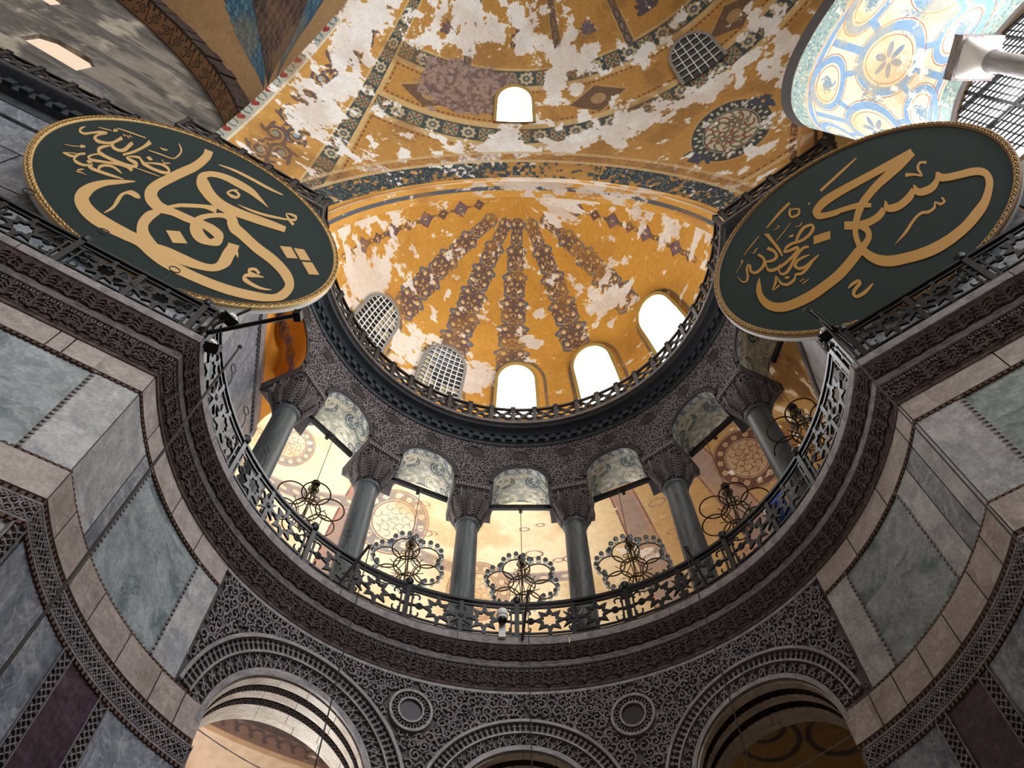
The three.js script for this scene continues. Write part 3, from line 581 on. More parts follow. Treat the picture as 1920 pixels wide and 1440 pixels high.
const postGeo = (() => {
  const L = [block(-0.055, 0.055, 0, RH, -0.055, 0.055), block(-0.16, -0.12, 0.05, RH - 0.2, -0.025, 0.025), block(0.12, 0.16, 0.05, RH - 0.2, -0.025, 0.025), block(-0.16, 0.16, RH * 0.44, RH * 0.5, -0.03, 0.03), block(-0.16, 0.16, 0.0, 0.12, -0.03, 0.03), block(-0.16, 0.16, RH - 0.28, RH - 0.2, -0.03, 0.03)];
  return join(L);
})();
const finialGeo = (() => clean(new THREE.LatheGeometry([[0, RH], [0.09, RH], [0.07, RH + 0.05], [0.11, RH + 0.1], [0.1, RH + 0.17], [0.05, RH + 0.22], [0, RH + 0.28]].map((p) => new THREE.Vector2(...p)), 10)))();
const hookGeo = (() => join([tubeAlong([[0, RH + 0.02, 0], [0.02, RH + 0.3, 0.06], [0, RH + 0.55, 0.02]], 0.012, 5), (() => { const t = clean(new THREE.TorusGeometry(0.1, 0.012, 5, 16)); t.translate(0, RH + 0.65, 0.02); return t; })()]))();
function railTube(pl, u0, u1, y, d, w, h, mat, name, parent) {
  return obj(name, sweep(pl, [[d - w / 2, y - h / 2], [d + w / 2, y - h / 2], [d + w / 2, y + h / 2], [d - w / 2, y + h / 2], [d - w / 2, y - h / 2]], u0, u1, 0.25, 0.3), mat, parent);
}
function galleryRail(pl, u0, u1, posts, y, d, label, ends) {
  const g = grp('gallery_railing'); tag(g, label, 'railing', 'lower gallery railings');
  const f = pl;
  railTube(f, u0, u1, y + RH, d, 0.1, 0.07, M.iron, 'top_rail', g);
  railTube(f, u0, u1, y + RH - 0.13, d, 0.05, 0.045, M.iron, 'middle_rail', g);
  railTube(f, u0, u1, y + 0.06, d, 0.07, 0.06, M.iron, 'bottom_rail', g);
  railTube(f, u0, u1, y + 0.17, d, 0.045, 0.04, M.iron, 'bottom_rail', g);
  const ym = y + 0.165 + (RH - 0.3) / 2;
  posts.forEach((u, i) => {
    f.place(obj('post', postGeo, M.iron, g), u, y, d); f.place(obj('finial', finialGeo, M.iron, g), u, y, d);
    const nx = posts[i + 1];
    for (const b of nx !== undefined ? [[u, nx]] : []) {
      const L = b[1] - b[0];
      for (const k of [0.29, 0.71]) f.place(obj('star_panel', starGeo, M.iron, g), b[0] + L * k, ym, d).scale.set(L / 2.62 * 0.93, 1, 1);
      f.place(obj('star_knot', knotGeo, M.iron, g), b[0] + L / 2, ym, d);
    }
  });
  return g;
}
const railD = 0.28, GY = 13.14;
{
  const P = []; for (let k = -4; k <= 4; k++) { const a = -1.4 + k * 25; P.push(a * RAD * 6.4); }
  P[0] = CL + 0.12; P[8] = CR - 0.2;
  const rg = galleryRail(P1, CL + 0.06, CR - 0.1, P, GY, railD, 'black iron star patterned railing curving round the gallery edge');
  for (const u of [-9.6, -8.6, -7.6, -5.9, -4.5, 8.6, 9.4]) { const h = P1.place(obj('wire_hook', hookGeo, M.iron, rg), u, GY, railD); h.rotation.z = rr(-0.3, 0.3); }
  const q = galleryRail(P1, CL - UE + 8, CL - 0.1, [CL - 13.25, CL - 10.6, CL - 7.95, CL - 5.3, CL - 2.65, CL - 0.3], GY, railD, 'black iron star patterned railing along the left pier under the roundel');
  for (const u of [CL - 1.2, CL - 2.6, CL - 4, CL - 5.2]) P1.place(obj('wire_hook', hookGeo, M.iron, q), u, GY, railD);
  galleryRail(P1, CR + 0.1, CR + UE - 8, [CR + 0.28, CR + 2.65, CR + 5.3, CR + 7.95, CR + 10.6], GY, railD, 'black iron star patterned railing along the right pier under the roundel');
}
// the smaller railing on the upper cornice
const R2H = 0.86;
const lozGeo = (() => {
  const L = [], w = 0.74; for (const s of [-1, 1]) { L.push(tubeAlong([[-w / 2, s * 0.26, 0], [-w / 4, s * 0.22, 0], [0, 0, 0], [w / 4, -s * 0.22, 0], [w / 2, -s * 0.26, 0]], 0.042, 5)); const t = new THREE.TorusGeometry(0.13, 0.04, 5, 12); t.translate(s * 0.2, 0, 0); L.push(clean(t)); }
  const t = new THREE.TorusGeometry(0.1, 0.03, 5, 12); L.push(clean(t)); return join(L);
})();
const post2Geo = join([block(-0.065, 0.065, 0, R2H + 0.03, -0.07, 0.07), block(-0.085, 0.085, R2H - 0.02, R2H + 0.06, -0.085, 0.085), clean(new THREE.ConeGeometry(0.07, 0.14, 8).translate(0, R2H + 0.13, 0))]);
function upperRail(pl, u0, u1, n, y, d, label) {
  const g = grp('upper_railing'); tag(g, label, 'railing', 'upper cornice railings');
  railTube(pl, u0, u1, y + R2H - 0.02, d, 0.09, 0.08, M.ironUp, 'top_rail', g); railTube(pl, u0, u1, y + 0.05, d, 0.09, 0.08, M.ironUp, 'bottom_rail', g);
  for (let i = 0; i <= n; i++) { const u = u0 + (u1 - u0) * i / n; pl.place(obj('post', post2Geo, M.ironUp, g), u, y, d); if (i < n) pl.place(obj('lozenge_panel', lozGeo, M.ironUp, g), u + (u1 - u0) / n / 2, y + R2H / 2, d).scale.set((u1 - u0) / n / 0.78, 1.1, 1); }
  return g;
}
upperRail(P2, C2L + 0.03, C2R - 0.03, 28, 22.36, 0.5, 'dark iron lattice railing round the foot of the half dome');
upperRail(P2, C2L - PEL + 0.05, C2L - 0.2, 5, 22.36, 0.5, 'dark iron lattice railing above the left roundel');
upperRail(P2, C2R + 0.2, C2R + PER - 0.05, 4, 22.36, 0.5, 'dark iron lattice railing above the right roundel');

// ---------------------------------------------------------------- half dome of the niche
const HD = { c: [0, 22.3, 0], R: 6.6 }, MD = { c: [0, 22.3, 14.3], R: 15.5 };
const onS = (S, az, el, d = 0) => { const r = S.R - d, a = az * RAD, e = el * RAD; return [S.c[0] + Math.sin(a) * Math.cos(e) * r, S.c[1] + Math.sin(e) * r, S.c[2] - Math.cos(a) * Math.cos(e) * r]; };
const HW = 2048, HH = 1024, hAz = [-92, 92], hEl = [-2, 90];
function ribOrnament(g, px, az, e0, e1, w, fade) {
  // chain of cartouches between two heights (degrees); px(az, el) gives canvas pixels; widths in metres
  const R = HD.R, n = Math.max(1, Math.round((e1 - e0) * RAD * R / 1.02));
  const P = (x, el) => px(az + x / (R * Math.max(0.05, Math.cos(el * RAD))) / RAD, el);
  const path = (pts, close) => { g.beginPath(); pts.forEach(([x, e], i) => { const q = P(x, e); i ? g.lineTo(...q) : g.moveTo(...q); }); if (close) g.closePath(); };
  g.globalAlpha = fade; g.lineJoin = 'round'; g.lineCap = 'round';
  for (let k = 0; k < n; k++) {
    const a = e0 + (e1 - e0) * k / n, L = (e1 - e0) / n, W = w * 1.36 * Math.pow(Math.cos((a + L / 2) * RAD), 0.65), out = [];
    for (let i = 0; i <= 24; i++) { const t = i / 24; out.push([W * (0.42 + 0.42 * Math.abs(Math.sin(t * 6.283)) + 0.16 * Math.sin(t * 18.8)), a + t * L]); }
    const both = [...out, ...out.slice().reverse().map(([x, e]) => [-x, e])];
    g.fillStyle = 'rgb(190,146,84)'; path(both, true); g.fill();
    g.strokeStyle = 'rgb(104,100,108)'; g.lineWidth = 11; path(out); g.stroke(); path(out.map(([x, e]) => [-x, e])); g.stroke();
    g.strokeStyle = 'rgb(106,78,66)'; g.lineWidth = 9;
    for (const s of [-1, 1]) {
      for (const [cx, ct, r, q0, q1] of [[0.5, 0.25, 0.3, 0, 5.4], [0.5, 0.75, 0.3, 1, 6.2], [0.24, 0.5, 0.24, 0, 6.3], [0.7, 0.5, 0.18, 0, 4.5], [0.2, 0.12, 0.16, 0, 5], [0.2, 0.88, 0.16, 1, 6]]) {
        const pts = []; for (let i = 0; i <= 12; i++) { const b = q0 + (q1 - q0) * i / 12, f = 1 - 0.5 * i / 12; pts.push([s * W * (cx + Math.cos(b) * r * f), a + L * (ct + Math.sin(b) * r * 0.62 * f)]); } path(pts); g.stroke();
      }
      g.fillStyle = 'rgb(226,194,146)'; for (const t of [0.25, 0.75]) { path([[s * W * 0.34, a + L * t], [s * W * 0.5, a + L * (t + 0.06)], [s * W * 0.66, a + L * t], [s * W * 0.5, a + L * (t - 0.06)]], true); g.fill(); }
    }
    g.fillStyle = 'rgb(106,78,66)'; path([[0, a + L * 0.04], [W * 0.28, a + L * 0.2], [0, a + L * 0.38], [-W * 0.28, a + L * 0.2]], true); g.fill(); path([[0, a + L * 0.48], [W * 0.24, a + L * 0.68], [0, a + L * 0.96], [-W * 0.24, a + L * 0.68]], true); g.fill();
    g.fillStyle = 'rgb(178,136,104)'; path([[0, a + L * 0.12], [W * 0.1, a + L * 0.2], [0, a + L * 0.28], [-W * 0.1, a + L * 0.2]], true); g.fill();
    g.lineWidth = 6; path([[0, a], [0, a + L]]); g.stroke();
  }
  g.globalAlpha = 1;
}
TX.half = canvasTex(HW, HH, (g, w, h) => {
  const px = (az, el) => [(az - hAz[0]) / (hAz[1] - hAz[0]) * w, (1 - (el - hEl[0]) / (hEl[1] - hEl[0])) * h];
  g.fillStyle = 'rgb(206,146,52)'; g.fillRect(0, 0, w, h);
  for (const [az, e0, e1, ww, f] of [[-3, 29, 83, 0.56, 1], [-27, 30, 82, 0.56, 1], [-52, 32, 80, 0.5, 0.95], [24, 34, 82, 0.54, 1], [51, 36, 80, 0.5, 0.9]]) ribOrnament(g, px, az, e0, e1, ww, f);
  for (const az of [-81, 80]) { for (let k = 0; k < 9; k++) { const el = 26 + k * 6.3, R = HD.R; g.fillStyle = k % 2 ? 'rgb(120,92,96)' : 'rgb(110,76,62)'; const s = k % 2 ? 0.3 : 0.2, a = s / (R * Math.cos(el * RAD)) / RAD, b = s / R / RAD; g.beginPath(); g.moveTo(...px(az - a, el)); g.lineTo(...px(az, el + b)); g.lineTo(...px(az + a, el)); g.lineTo(...px(az, el - b)); g.fill(); g.lineWidth = 5; g.strokeStyle = 'rgb(96,72,62)'; g.stroke(); g.lineWidth = 4; for (const q of [-1, 1]) { g.beginPath(); g.ellipse(px(az, el + q * 2.4)[0], px(az, el + q * 2.4)[1], 13, 9, q, 0, 7); g.stroke(); } g.fillStyle = 'rgb(206,164,104)'; g.beginPath(); g.ellipse(...px(az, el), 6, 6, 0, 0, 7); g.fill(); } }
  for (const az of [-57, -28, 0, 28, 57]) {   // painted border round each window
    g.strokeStyle = 'rgb(120,96,70)'; g.lineWidth = 13; g.beginPath(); for (let i = 0; i <= 20; i++) { const t = Math.PI * (1 - i / 20), q = px(az + Math.cos(t) * 9.3, 25 + Math.sin(t) * 8.4); i ? g.lineTo(...q) : g.moveTo(...px(az - 9.3, 10)); g.lineTo(...q); } g.lineTo(...px(az + 9.3, 10)); g.stroke();
  }
}, (d, w, h) => flake(d, w, h, (u, v) => [hAz[0] + u * (hAz[1] - hAz[0]), hEl[0] + v * (hEl[1] - hEl[0])],
  [[-69, 31, 9, 12, 0.75], [-43, 25, 12, 9, 0.8], [-19, 25, 10, 7, 0.85], [-71, 12, 14, 10, 0.6], [6, 41, 5, 5, 0.5], [11, 51, 5, 5, 0.6], [24, 59, 6, 4, 0.6], [40, 44, 9, 8, 0.45], [54, 46, 8, 9, 0.5], [88, 72, 22, 8, 0.8], [70, 78, 30, 6, 0.5], [86, 44, 8, 10, 0.35], [88, 27, 6, 14, 0.5], [-89, 30, 7, 16, 0.5], [-78, 45, 8, 12, 0.25], [-8, 24, 10, 6, 0.5], [16, 40, 5, 4, 0.3]],
  { sx: 0.2, sy: 0.36, base: 0.05, stain: [186, 126, 44], pale: [226, 186, 124], white: [238, 226, 212], whiteDark: [218, 196, 178] }));
M.half = std({ map: TX.half, roughness: 0.8 });
const ceilHalf = struct(grp('ceiling_half_dome'), 'gold painted half dome with flaking plaster and ribs of ornament');
obj('dome_shell', surf(96, 48, (u, v) => onS(HD, hAz[0] + 2 + u * 180, v * 90), (u, v) => [(2 + u * 180) / 184, (2 + v * 90) / 92]), M.half, ceilHalf);
// arch at the mouth of the half dome
TX.archBand = canvasTex(1024, 128, (g, w, h) => { g.fillStyle = 'rgb(216,158,66)'; g.fillRect(0, 0, w, h); g.fillStyle = 'rgb(84,92,104)'; g.fillRect(0, 30, w, 16); g.fillStyle = 'rgb(226,190,140)'; g.fillRect(0, 76, w, 12); g.fillStyle = 'rgb(150,90,60)'; g.fillRect(0, 90, w, 4); },
  (d, w, h) => flake(d, w, h, (u, v) => [u * 180, v * 12], [[100, 6, 22, 9, 0.8], [128, 8, 12, 8, 0.4]], { sx: 0.3, sy: 0.6, base: -0.03, stain: [170, 110, 50], pale: [226, 186, 124], white: [226, 212, 198], whiteDark: [204, 180, 160] }));
M.archBand = std({ map: TX.archBand, roughness: 0.8 });
obj('mouth_arch', surf(64, 2, (u, v) => [-Math.cos(u * Math.PI) * HD.R, 22.3 + Math.sin(u * Math.PI) * HD.R, v * 0.6], (u, v) => [u, 1 - v * 0.5]), M.archBand, ceilHalf);
obj('mouth_arch_face', surf(64, 1, (u, v) => { const r = HD.R + v * 0.62; return [-Math.cos(u * Math.PI) * r, 22.3 + Math.sin(u * Math.PI) * r, 0.6]; }, (u, v) => [u, 0.42 - v * 0.3]), M.archBand, ceilHalf);
// windows of the half dome
const winShape = (w, h) => { const s = new THREE.Shape(); s.moveTo(-w, 0); s.lineTo(w, 0); s.lineTo(w, h - w * 0.95); for (let i = 1; i <= 16; i++) { const t = i / 16 * Math.PI; s.lineTo(Math.cos(t) * w, h - w * 0.95 + Math.sin(t) * w * 0.95); } s.closePath(); return s; };
function domeWindow(S, az, el, w, h, lit, name, label, grid) {
  const g = struct(grp(name), label), f = (x, y, d) => { const e = el + y / S.R / RAD; return onS(S, az + x / (S.R * Math.cos((el + h / 2 / S.R / RAD) * RAD)) / RAD, e, d); };
  const ring = winShape(w + 0.13, h + 0.13), hole = winShape(w, h).getPoints(4); ring.holes.push(new THREE.Path(hole.reverse()));
  const fr = tess(clean(new THREE.ExtrudeGeometry(ring, { depth: 0.08, bevelEnabled: false })), 0.4, 4); fr.translate(0, 0, -0.02);
  obj('window_frame', warp(scaleUV(clean(fr), 0.6), f), lit ? M.frameGold : M.frameGrey, g);
  const pane = tess(clean(new THREE.ShapeGeometry(winShape(w + 0.02, h + 0.02))), 0.4, 4); pane.translate(0, 0, 0.02);
  obj('window_pane', warp(clean(pane), f), lit ? M.glow : M.paneDark, g);
  if (grid) {
    const sp = grid === 3 ? 0.3 : 0.21, nx = Math.round(2 * w / sp), ny = Math.round(h / sp), inS = (x, y) => Math.abs(x) < w && (y < h - w * 0.95 || Math.hypot(x, (y - h + w * 0.95) / 0.95) < w);
    for (let i = 1; i < nx; i++) { const x = -w + 2 * w * i / nx, top = h - w * 0.95 + Math.sqrt(Math.max(0, w * w - x * x)) * 0.95; obj('glazing_bar', warp(block(x - 0.017, x + 0.017, 0, top, 0.02, 0.075, 1, 6), f), M.white, g); }
    for (let j = 1; j < ny; j++) { const y = h * j / ny, q = y < h - w * 0.95 ? w : Math.sqrt(Math.max(0, w * w - Math.pow((y - h + w * 0.95) / 0.95, 2))); if (q > 0.1) obj('glazing_bar', warp(block(-q, q, y - 0.017, y + 0.017, 0.02, 0.07, 4), f), M.white, g); }
    // panes partly whitewashed
    if (grid < 3) for (let i = 0; i < nx; i++) for (let j = 0; j < ny; j++) { const x = -w + 2 * w * (i + 0.5) / nx, y = h * (j + 0.5) / ny; if (inS(x, y) && (grid === 2 ? y < h * 0.35 || x < -w * 0.5 + (h - y) * 0.1 : x > w * 0.2 && y > h * 0.4)) if (rnd() < 0.75) obj('white_pane', warp(block(x - 0.08, x + 0.08, y - 0.08, y + 0.08, 0.022, 0.03), f), M.plain, g); }
  }
  if (lit) { const p = f(0, h / 2, 0.18), q = f(0, h / 2, 3); areaLight(p, q, w * 1.9, h * 0.9, lit); }
}
domeWindow(HD, -57, 10, 0.72, 2.5, 0, 'window_1', 'leftmost grid window at the foot of the half dome, partly plastered over', 1);
domeWindow(HD, -28, 10, 0.78, 2.5, 0, 'window_2', 'white grid window at the foot of the half dome, left of the bright ones', 2);
domeWindow(HD, -1, 9, 0.72, 2.6, DAY.dome, 'window_3', 'bright middle window at the foot of the half dome');
domeWindow(HD, 27.5, 9, 0.74, 2.72, DAY.dome, 'window_4', 'bright window right of the middle one in the half dome');
domeWindow(HD, 56.5, 9, 0.76, 2.75, DAY.dome, 'window_5', 'rightmost bright window of the half dome');

// ---------------------------------------------------------------- great half dome of the nave
const MW = 2048, MH = 1536, mAz = [-42, 78], mEl = [-2, 88];
TX.main = canvasTex(MW, MH, (g, w, h) => {
  const X = (az) => (az - mAz[0]) / (mAz[1] - mAz[0]) * w, Y = (el) => (1 - (el - mEl[0]) / (mEl[1] - mEl[0])) * h, S = w / (mAz[1] - mAz[0]);
  g.fillStyle = 'rgb(190,138,66)'; g.fillRect(0, 0, w, h);
  const cell = (x, y, cw, ch, k) => {
    g.fillStyle = k % 2 ? 'rgb(64,74,72)' : 'rgb(58,66,72)'; g.fillRect(x, y, cw, ch);
    if (k % 2) { g.fillStyle = 'rgb(196,176,136)'; g.beginPath(); for (let i = 0; i < 16; i++) { const a = i * 0.3927, q = (i % 2 ? 0.34 : 0.46); g.lineTo(x + cw / 2 + Math.cos(a) * q * cw, y + ch / 2 + Math.sin(a) * q * ch); } g.fill(); g.fillStyle = 'rgb(96,100,100)'; g.beginPath(); g.ellipse(x + cw / 2, y + ch / 2, cw * 0.22, ch * 0.22, 0, 0, 7); g.fill(); g.fillStyle = 'rgb(190,170,130)'; g.beginPath(); g.ellipse(x + cw / 2, y + ch / 2, cw * 0.08, ch * 0.08, 0, 0, 7); g.fill(); }
    else { g.fillStyle = 'rgb(150,140,104)'; g.fillRect(x + cw * 0.08, y + ch * 0.08, cw * 0.84, ch * 0.84); g.strokeStyle = 'rgb(80,86,80)'; g.lineWidth = 4; g.beginPath(); g.moveTo(x, y); g.lineTo(x + cw, y + ch); g.moveTo(x + cw, y); g.lineTo(x, y + ch); g.stroke(); g.fillStyle = 'rgb(132,54,40)'; for (const [a, b] of [[0.5, 0.2], [0.5, 0.8], [0.2, 0.5], [0.8, 0.5]]) { g.beginPath(); g.ellipse(x + cw * a, y + ch * b, cw * 0.07, ch * 0.1, 0, 0, 7); g.fill(); } }
  };
  const frame = (a0, a1, e0, e1) => { g.strokeStyle = 'rgb(206,172,118)'; g.lineWidth = 11; g.strokeRect(X(a0), Y(e1), X(a1) - X(a0), Y(e0) - Y(e1)); g.strokeStyle = 'rgb(112,62,44)'; g.lineWidth = 4; g.setLineDash([10, 7]); g.strokeRect(X(a0) + 12, Y(e1) + 12, X(a1) - X(a0) - 24, Y(e0) - Y(e1) - 24); g.setLineDash([]); };
  // horizontal bands
  for (const [e, t] of [[36, 2.7], [46.6, 2.6]]) { let k = 0; const st = 3.3 * Math.cos(36 * RAD) / Math.cos(e * RAD); for (let a = -27.4; a < 60; a += st, k++) cell(X(a), Y(e + t / 2), st * S, t * S, k); g.fillStyle = 'rgb(206,170,112)'; g.fillRect(X(-27), Y(e + t / 2 + 0.45), w, 7); g.fillRect(X(-27), Y(e - t / 2), w, 7); }
  frame(-26.8, 60, 38, 44.8); frame(-26.8, 60, 14, 34);
  // upright band on the great arch, then the scroll band and its border of hearts
  { let k = 0; for (let e = 0; e < 88; e += 2.4, k++) { const q = 2.6 * Math.min(2.2, 1 / Math.cos(Math.max(0, e - 30) * RAD * 0.8)); cell(X(-28.6 - q / 2), Y(e + 2.4), q * S, 2.4 * S, k); } }
  g.fillStyle = 'rgb(214,176,116)'; g.fillRect(X(-27.3), 0, 8, h); g.fillRect(X(-30.2), 0, 7, h);
  g.fillStyle = 'rgb(202,150,74)'; g.fillRect(X(-39.6), 0, X(-30.3) - X(-39.6), h);
  g.lineCap = 'round';
  for (let e = 2, k = 0; e < 88; e += 4.6, k++) for (const s of [-1, 1]) {   // scrolls
    const cx = X(-35 + s * 1.1), cy = Y(e + (s > 0 ? 2 : 0)), r = 1.55 * S; g.strokeStyle = 'rgb(92,80,84)'; g.lineWidth = 9; g.beginPath();
    for (let i = 0; i <= 22; i++) { const a = s * i * 0.4 + (k % 2) * 3.14, q = r * (1 - i / 30); g.lineTo(cx + Math.cos(a) * q, cy + Math.sin(a) * q); } g.stroke();
    g.fillStyle = 'rgb(110,84,76)'; for (let i = 0; i < 5; i++) { const a = i * 1.3 + k; g.beginPath(); g.ellipse(cx + Math.cos(a) * r * 1.1, cy + Math.sin(a) * r * 1.1, 13, 5, a + 0.8, 0, 7); g.fill(); }
    g.fillStyle = 'rgb(150,170,172)'; g.beginPath(); g.ellipse(cx, cy, 8, 8, 0, 0, 7); g.fill();
  }
  g.fillStyle = 'rgb(176,176,160)'; g.fillRect(0, 0, X(-39.8), h);
  for (let e = 2, k = 0; e < 88; e += 1.9, k++) { const x = X(-40.8), y = Y(e); if (k % 2) { g.fillStyle = 'rgb(136,42,34)'; g.beginPath(); g.moveTo(x, y + 12); g.quadraticCurveTo(x - 18, y - 4, x - 7, y - 11); g.quadraticCurveTo(x, y - 10, x, y - 4); g.quadraticCurveTo(x, y - 10, x + 7, y - 11); g.quadraticCurveTo(x + 18, y - 4, x, y + 12); g.fill(); } else { g.strokeStyle = 'rgb(96,112,116)'; g.lineWidth = 5; g.beginPath(); g.arc(x, y, 11, 0.5, 5.6); g.stroke(); } }
  g.fillStyle = 'rgb(226,214,190)'; g.fillRect(X(-39.8), 0, 6, h);
  // ribs of the upper dome, medallions, flowers
  for (const [a, t] of [[9.6, 1.4], [26, 1.3], [-12, 1.3], [43, 1.3]]) { g.fillStyle = 'rgba(120,104,90,0.9)'; g.fillRect(X(a - t * 0.75), 0, t * 1.5 * S, Y(47.8)); g.strokeStyle = 'rgb(74,66,64)'; g.lineWidth = 5; for (let e = 48; e < 88; e += 2.2) { g.beginPath(); g.ellipse(X(a), Y(e + 1), t * S * 0.5, S * 0.9, 0, 0, 7); g.stroke(); } g.fillStyle = 'rgb(205,170,110)'; g.fillRect(X(a - t * 0.85), 0, 4, Y(47.8)); g.fillRect(X(a + t * 0.85), 0, 4, Y(47.8)); }
  const flower = (az, el, r, c) => { g.fillStyle = c; for (let i = 0; i < 7; i++) { const a = Math.PI + i * 0.52; g.beginPath(); g.ellipse(X(az) + Math.cos(a) * r * S * 0.55, Y(el) + Math.sin(a) * r * S * 0.55, r * S * 0.42, r * S * 0.16, a, 0, 7); g.fill(); } g.beginPath(); g.ellipse(X(az), Y(el), r * S * 0.9, r * S * 0.16, 0, 0, 7); g.fill(); };
  for (const [a, e, r, c] of [[1, 52.5, 3.2, 'rgb(88,74,78)'], [18, 52.5, 2.2, 'rgb(104,92,110)'], [33, 51.5, 3, 'rgb(92,78,84)'], [-18, 52.5, 2.4, 'rgb(110,86,80)']]) flower(a, e, r, c);
  for (const a of [16, -18, 45]) { g.fillStyle = 'rgb(112,84,60)'; g.beginPath(); g.moveTo(X(a - 6), Y(41)); g.lineTo(X(a), Y(43.6)); g.lineTo(X(a + 6), Y(41)); g.lineTo(X(a), Y(38.6)); g.fill(); g.strokeStyle = 'rgb(190,150,90)'; g.lineWidth = 5; g.stroke(); g.fillStyle = 'rgb(176,140,92)'; g.beginPath(); g.ellipse(X(a), Y(41), 26, 16, 0, 0, 7); g.fill(); }
  for (const [az, el] of [[33, 24.4]]) {   // round medallion of the spandrel
    const rx = 5.9 * S, ry = 5.3 * S, e = (q, c) => { g.fillStyle = c; g.beginPath(); g.ellipse(X(az), Y(el), rx * q, ry * q, 0, 0, 7); g.fill(); };
    e(1.06, 'rgb(196,150,84)'); e(1, 'rgb(58,62,60)'); e(0.72, 'rgb(206,192,160)'); e(0.7, 'rgb(70,72,70)'); e(0.66, 'rgb(200,186,156)');
    g.fillStyle = 'rgb(190,182,156)'; for (let i = 0; i < 40; i++) { const a = i / 40 * 6.283, q = i % 2 ? 0.9 : 0.8; g.beginPath(); g.ellipse(X(az) + Math.cos(a) * rx * q, Y(el) + Math.sin(a) * ry * q, 6, 4, a, 0, 7); g.fill(); }
    g.strokeStyle = 'rgb(96,92,74)'; g.lineWidth = 5; for (let i = 0; i < 34; i++) { const a = i * 2.4, q = 0.6 * Math.sqrt((i + 1) / 35); g.strokeStyle = i % 3 ? 'rgb(112,104,82)' : 'rgb(140,84,62)'; g.beginPath(); g.arc(X(az) + Math.cos(a) * rx * q, Y(el) + Math.sin(a) * ry * q, 9 + (i % 4) * 3, a, a + 3.6); g.stroke(); }
    g.fillStyle = 'rgb(64,68,82)'; for (const s of [-1, 1]) { for (let i = 0; i < 9; i++) { const a = s * 1.2 + (i - 4) * 0.09, q = 1.12 + 0.1 * Math.cos((i - 4) * 1.2); g.beginPath(); g.ellipse(X(az) + Math.sin(a) * rx * q, Y(el) - Math.cos(a) * ry * q * s * 0.7, 15, 6, i, 0, 7); g.fill(); } }
  }
}, (d, w, h) => {
  const ca = Math.cos, RING = (az, el) => Math.acos(Math.min(1, ca(az * RAD) * ca(el * RAD))) / RAD;
  flake(d, w, h, (u, v) => [mAz[0] + u * (mAz[1] - mAz[0]), mEl[0] + v * (mEl[1] - mEl[0])],
    [[1, 57, 7, 6, 0.6], [-15, 55, 9, 6, 0.65], [14, 50, 7, 3.5, 0.7], [8, 49, 5, 6, 0.3], [22, 34.5, 9, 2.6, 0.8], [-6, 33, 9, 1.8, 0.6], [8, 33.8, 9, 1.8, 0.8], [-2, 36, 3, 3, 0.6], [10, 44, 5, 2.5, 0.6], [14, 38.8, 8, 1.3, 0.5], [30, 46, 9, 2, 0.5], [38, 33, 8, 2, 0.6], [47, 33, 2, 10, 0.55], [44, 24, 3, 8, 0.5], [-36, 44, 4.5, 9, 0.75], [-34, 29, 4, 6, 0.75], [-32, 36, 2, 9, 0.5], [-37, 58, 4, 8, 0.45], [-33, 52, 3, 6, 0.35], [-20, 24, 6, 4, 0.3], [-12, 29, 8, 2, 0.4], [27, 17, 4, 4, 0.35], [36, 18, 6, 3, 0.4], [-22, 50, 4, 3, 0.3]],
    { sx: 0.42, sy: 0.62, base: 0.05, stain: [132, 92, 46], pale: [214, 178, 126], white: [248, 243, 238], whiteDark: [224, 210, 198],
      extra: (c, az, el, f, m, fine) => {
        const bl = Math.exp(-Math.pow((az + 11) / 13, 2) - Math.pow((el - 44) / 5.5, 2)) + (f - 0.5) * 0.9;   // bare brownish pink plaster
        if (az > -26) c = mix3(c, mix3([160, 132, 120], [112, 88, 82], sstep(0.4, 0.65, fbm(az * 1.5, el * 1.9, 5))), sstep(0.42, 0.55, bl) * 0.92);
        { const p = onS(MD, az, el), t = p[0] * 0.656 + (p[2] - 14.3) * 0.755, r = Math.hypot(t - 4.2, p[1] - 22.2); if (az > 25 && r < 8.6) { if (r < 7.35) c = mix3([48, 44, 40], [110, 100, 88], sstep(0.5, 0.7, fine)); else if (r < 7.5 || (r > 8.05 && r < 8.15)) c = [196, 150, 88]; else if (r < 7.62) c = [98, 62, 44]; else if (r < 8.05) c = mix3(c, [176, 120, 70], 0.5); else if (r > 8.15 && r < 8.4) c = mix3(c, [112, 66, 46], sstep(0.45, 0.55, fine)); } }
        const q = RING(az, el);
        if (q < 33.5 && az > -30) {   // dark border round the niche arch
          const n = fbm(az * 1.6 + 90, el * 1.6 + 30, 4), keep = sstep(0.62, 0.5, n + Math.exp(-Math.pow((az - 7) / 6, 2)) * 0.22 * (el > 20 ? 1 : 0) - (Math.abs(az) > 14 ? 0.06 : 0));
          if (q < 31) c = mix3(c, mix3([44, 54, 60], [112, 120, 112], sstep(0.55, 0.68, fbm(az * 6, el * 6, 3))), keep);
          else if (q < 31.5) c = mix3(c, [206, 176, 130], 0.8); else if (q < 32.6) c = mix3(c, [120, 80, 56], 0.5 * sstep(0.4, 0.6, fine)); else if (q < 33.1) c = mix3(c, [206, 176, 130], 0.7);
        }
        return c;
      } });
});
M.main = std({ map: TX.main, roughness: 0.85 });
const ceilMain = struct(grp('ceiling_great_half_dome'), 'gold great half dome of the nave with worn plaster and painted borders');
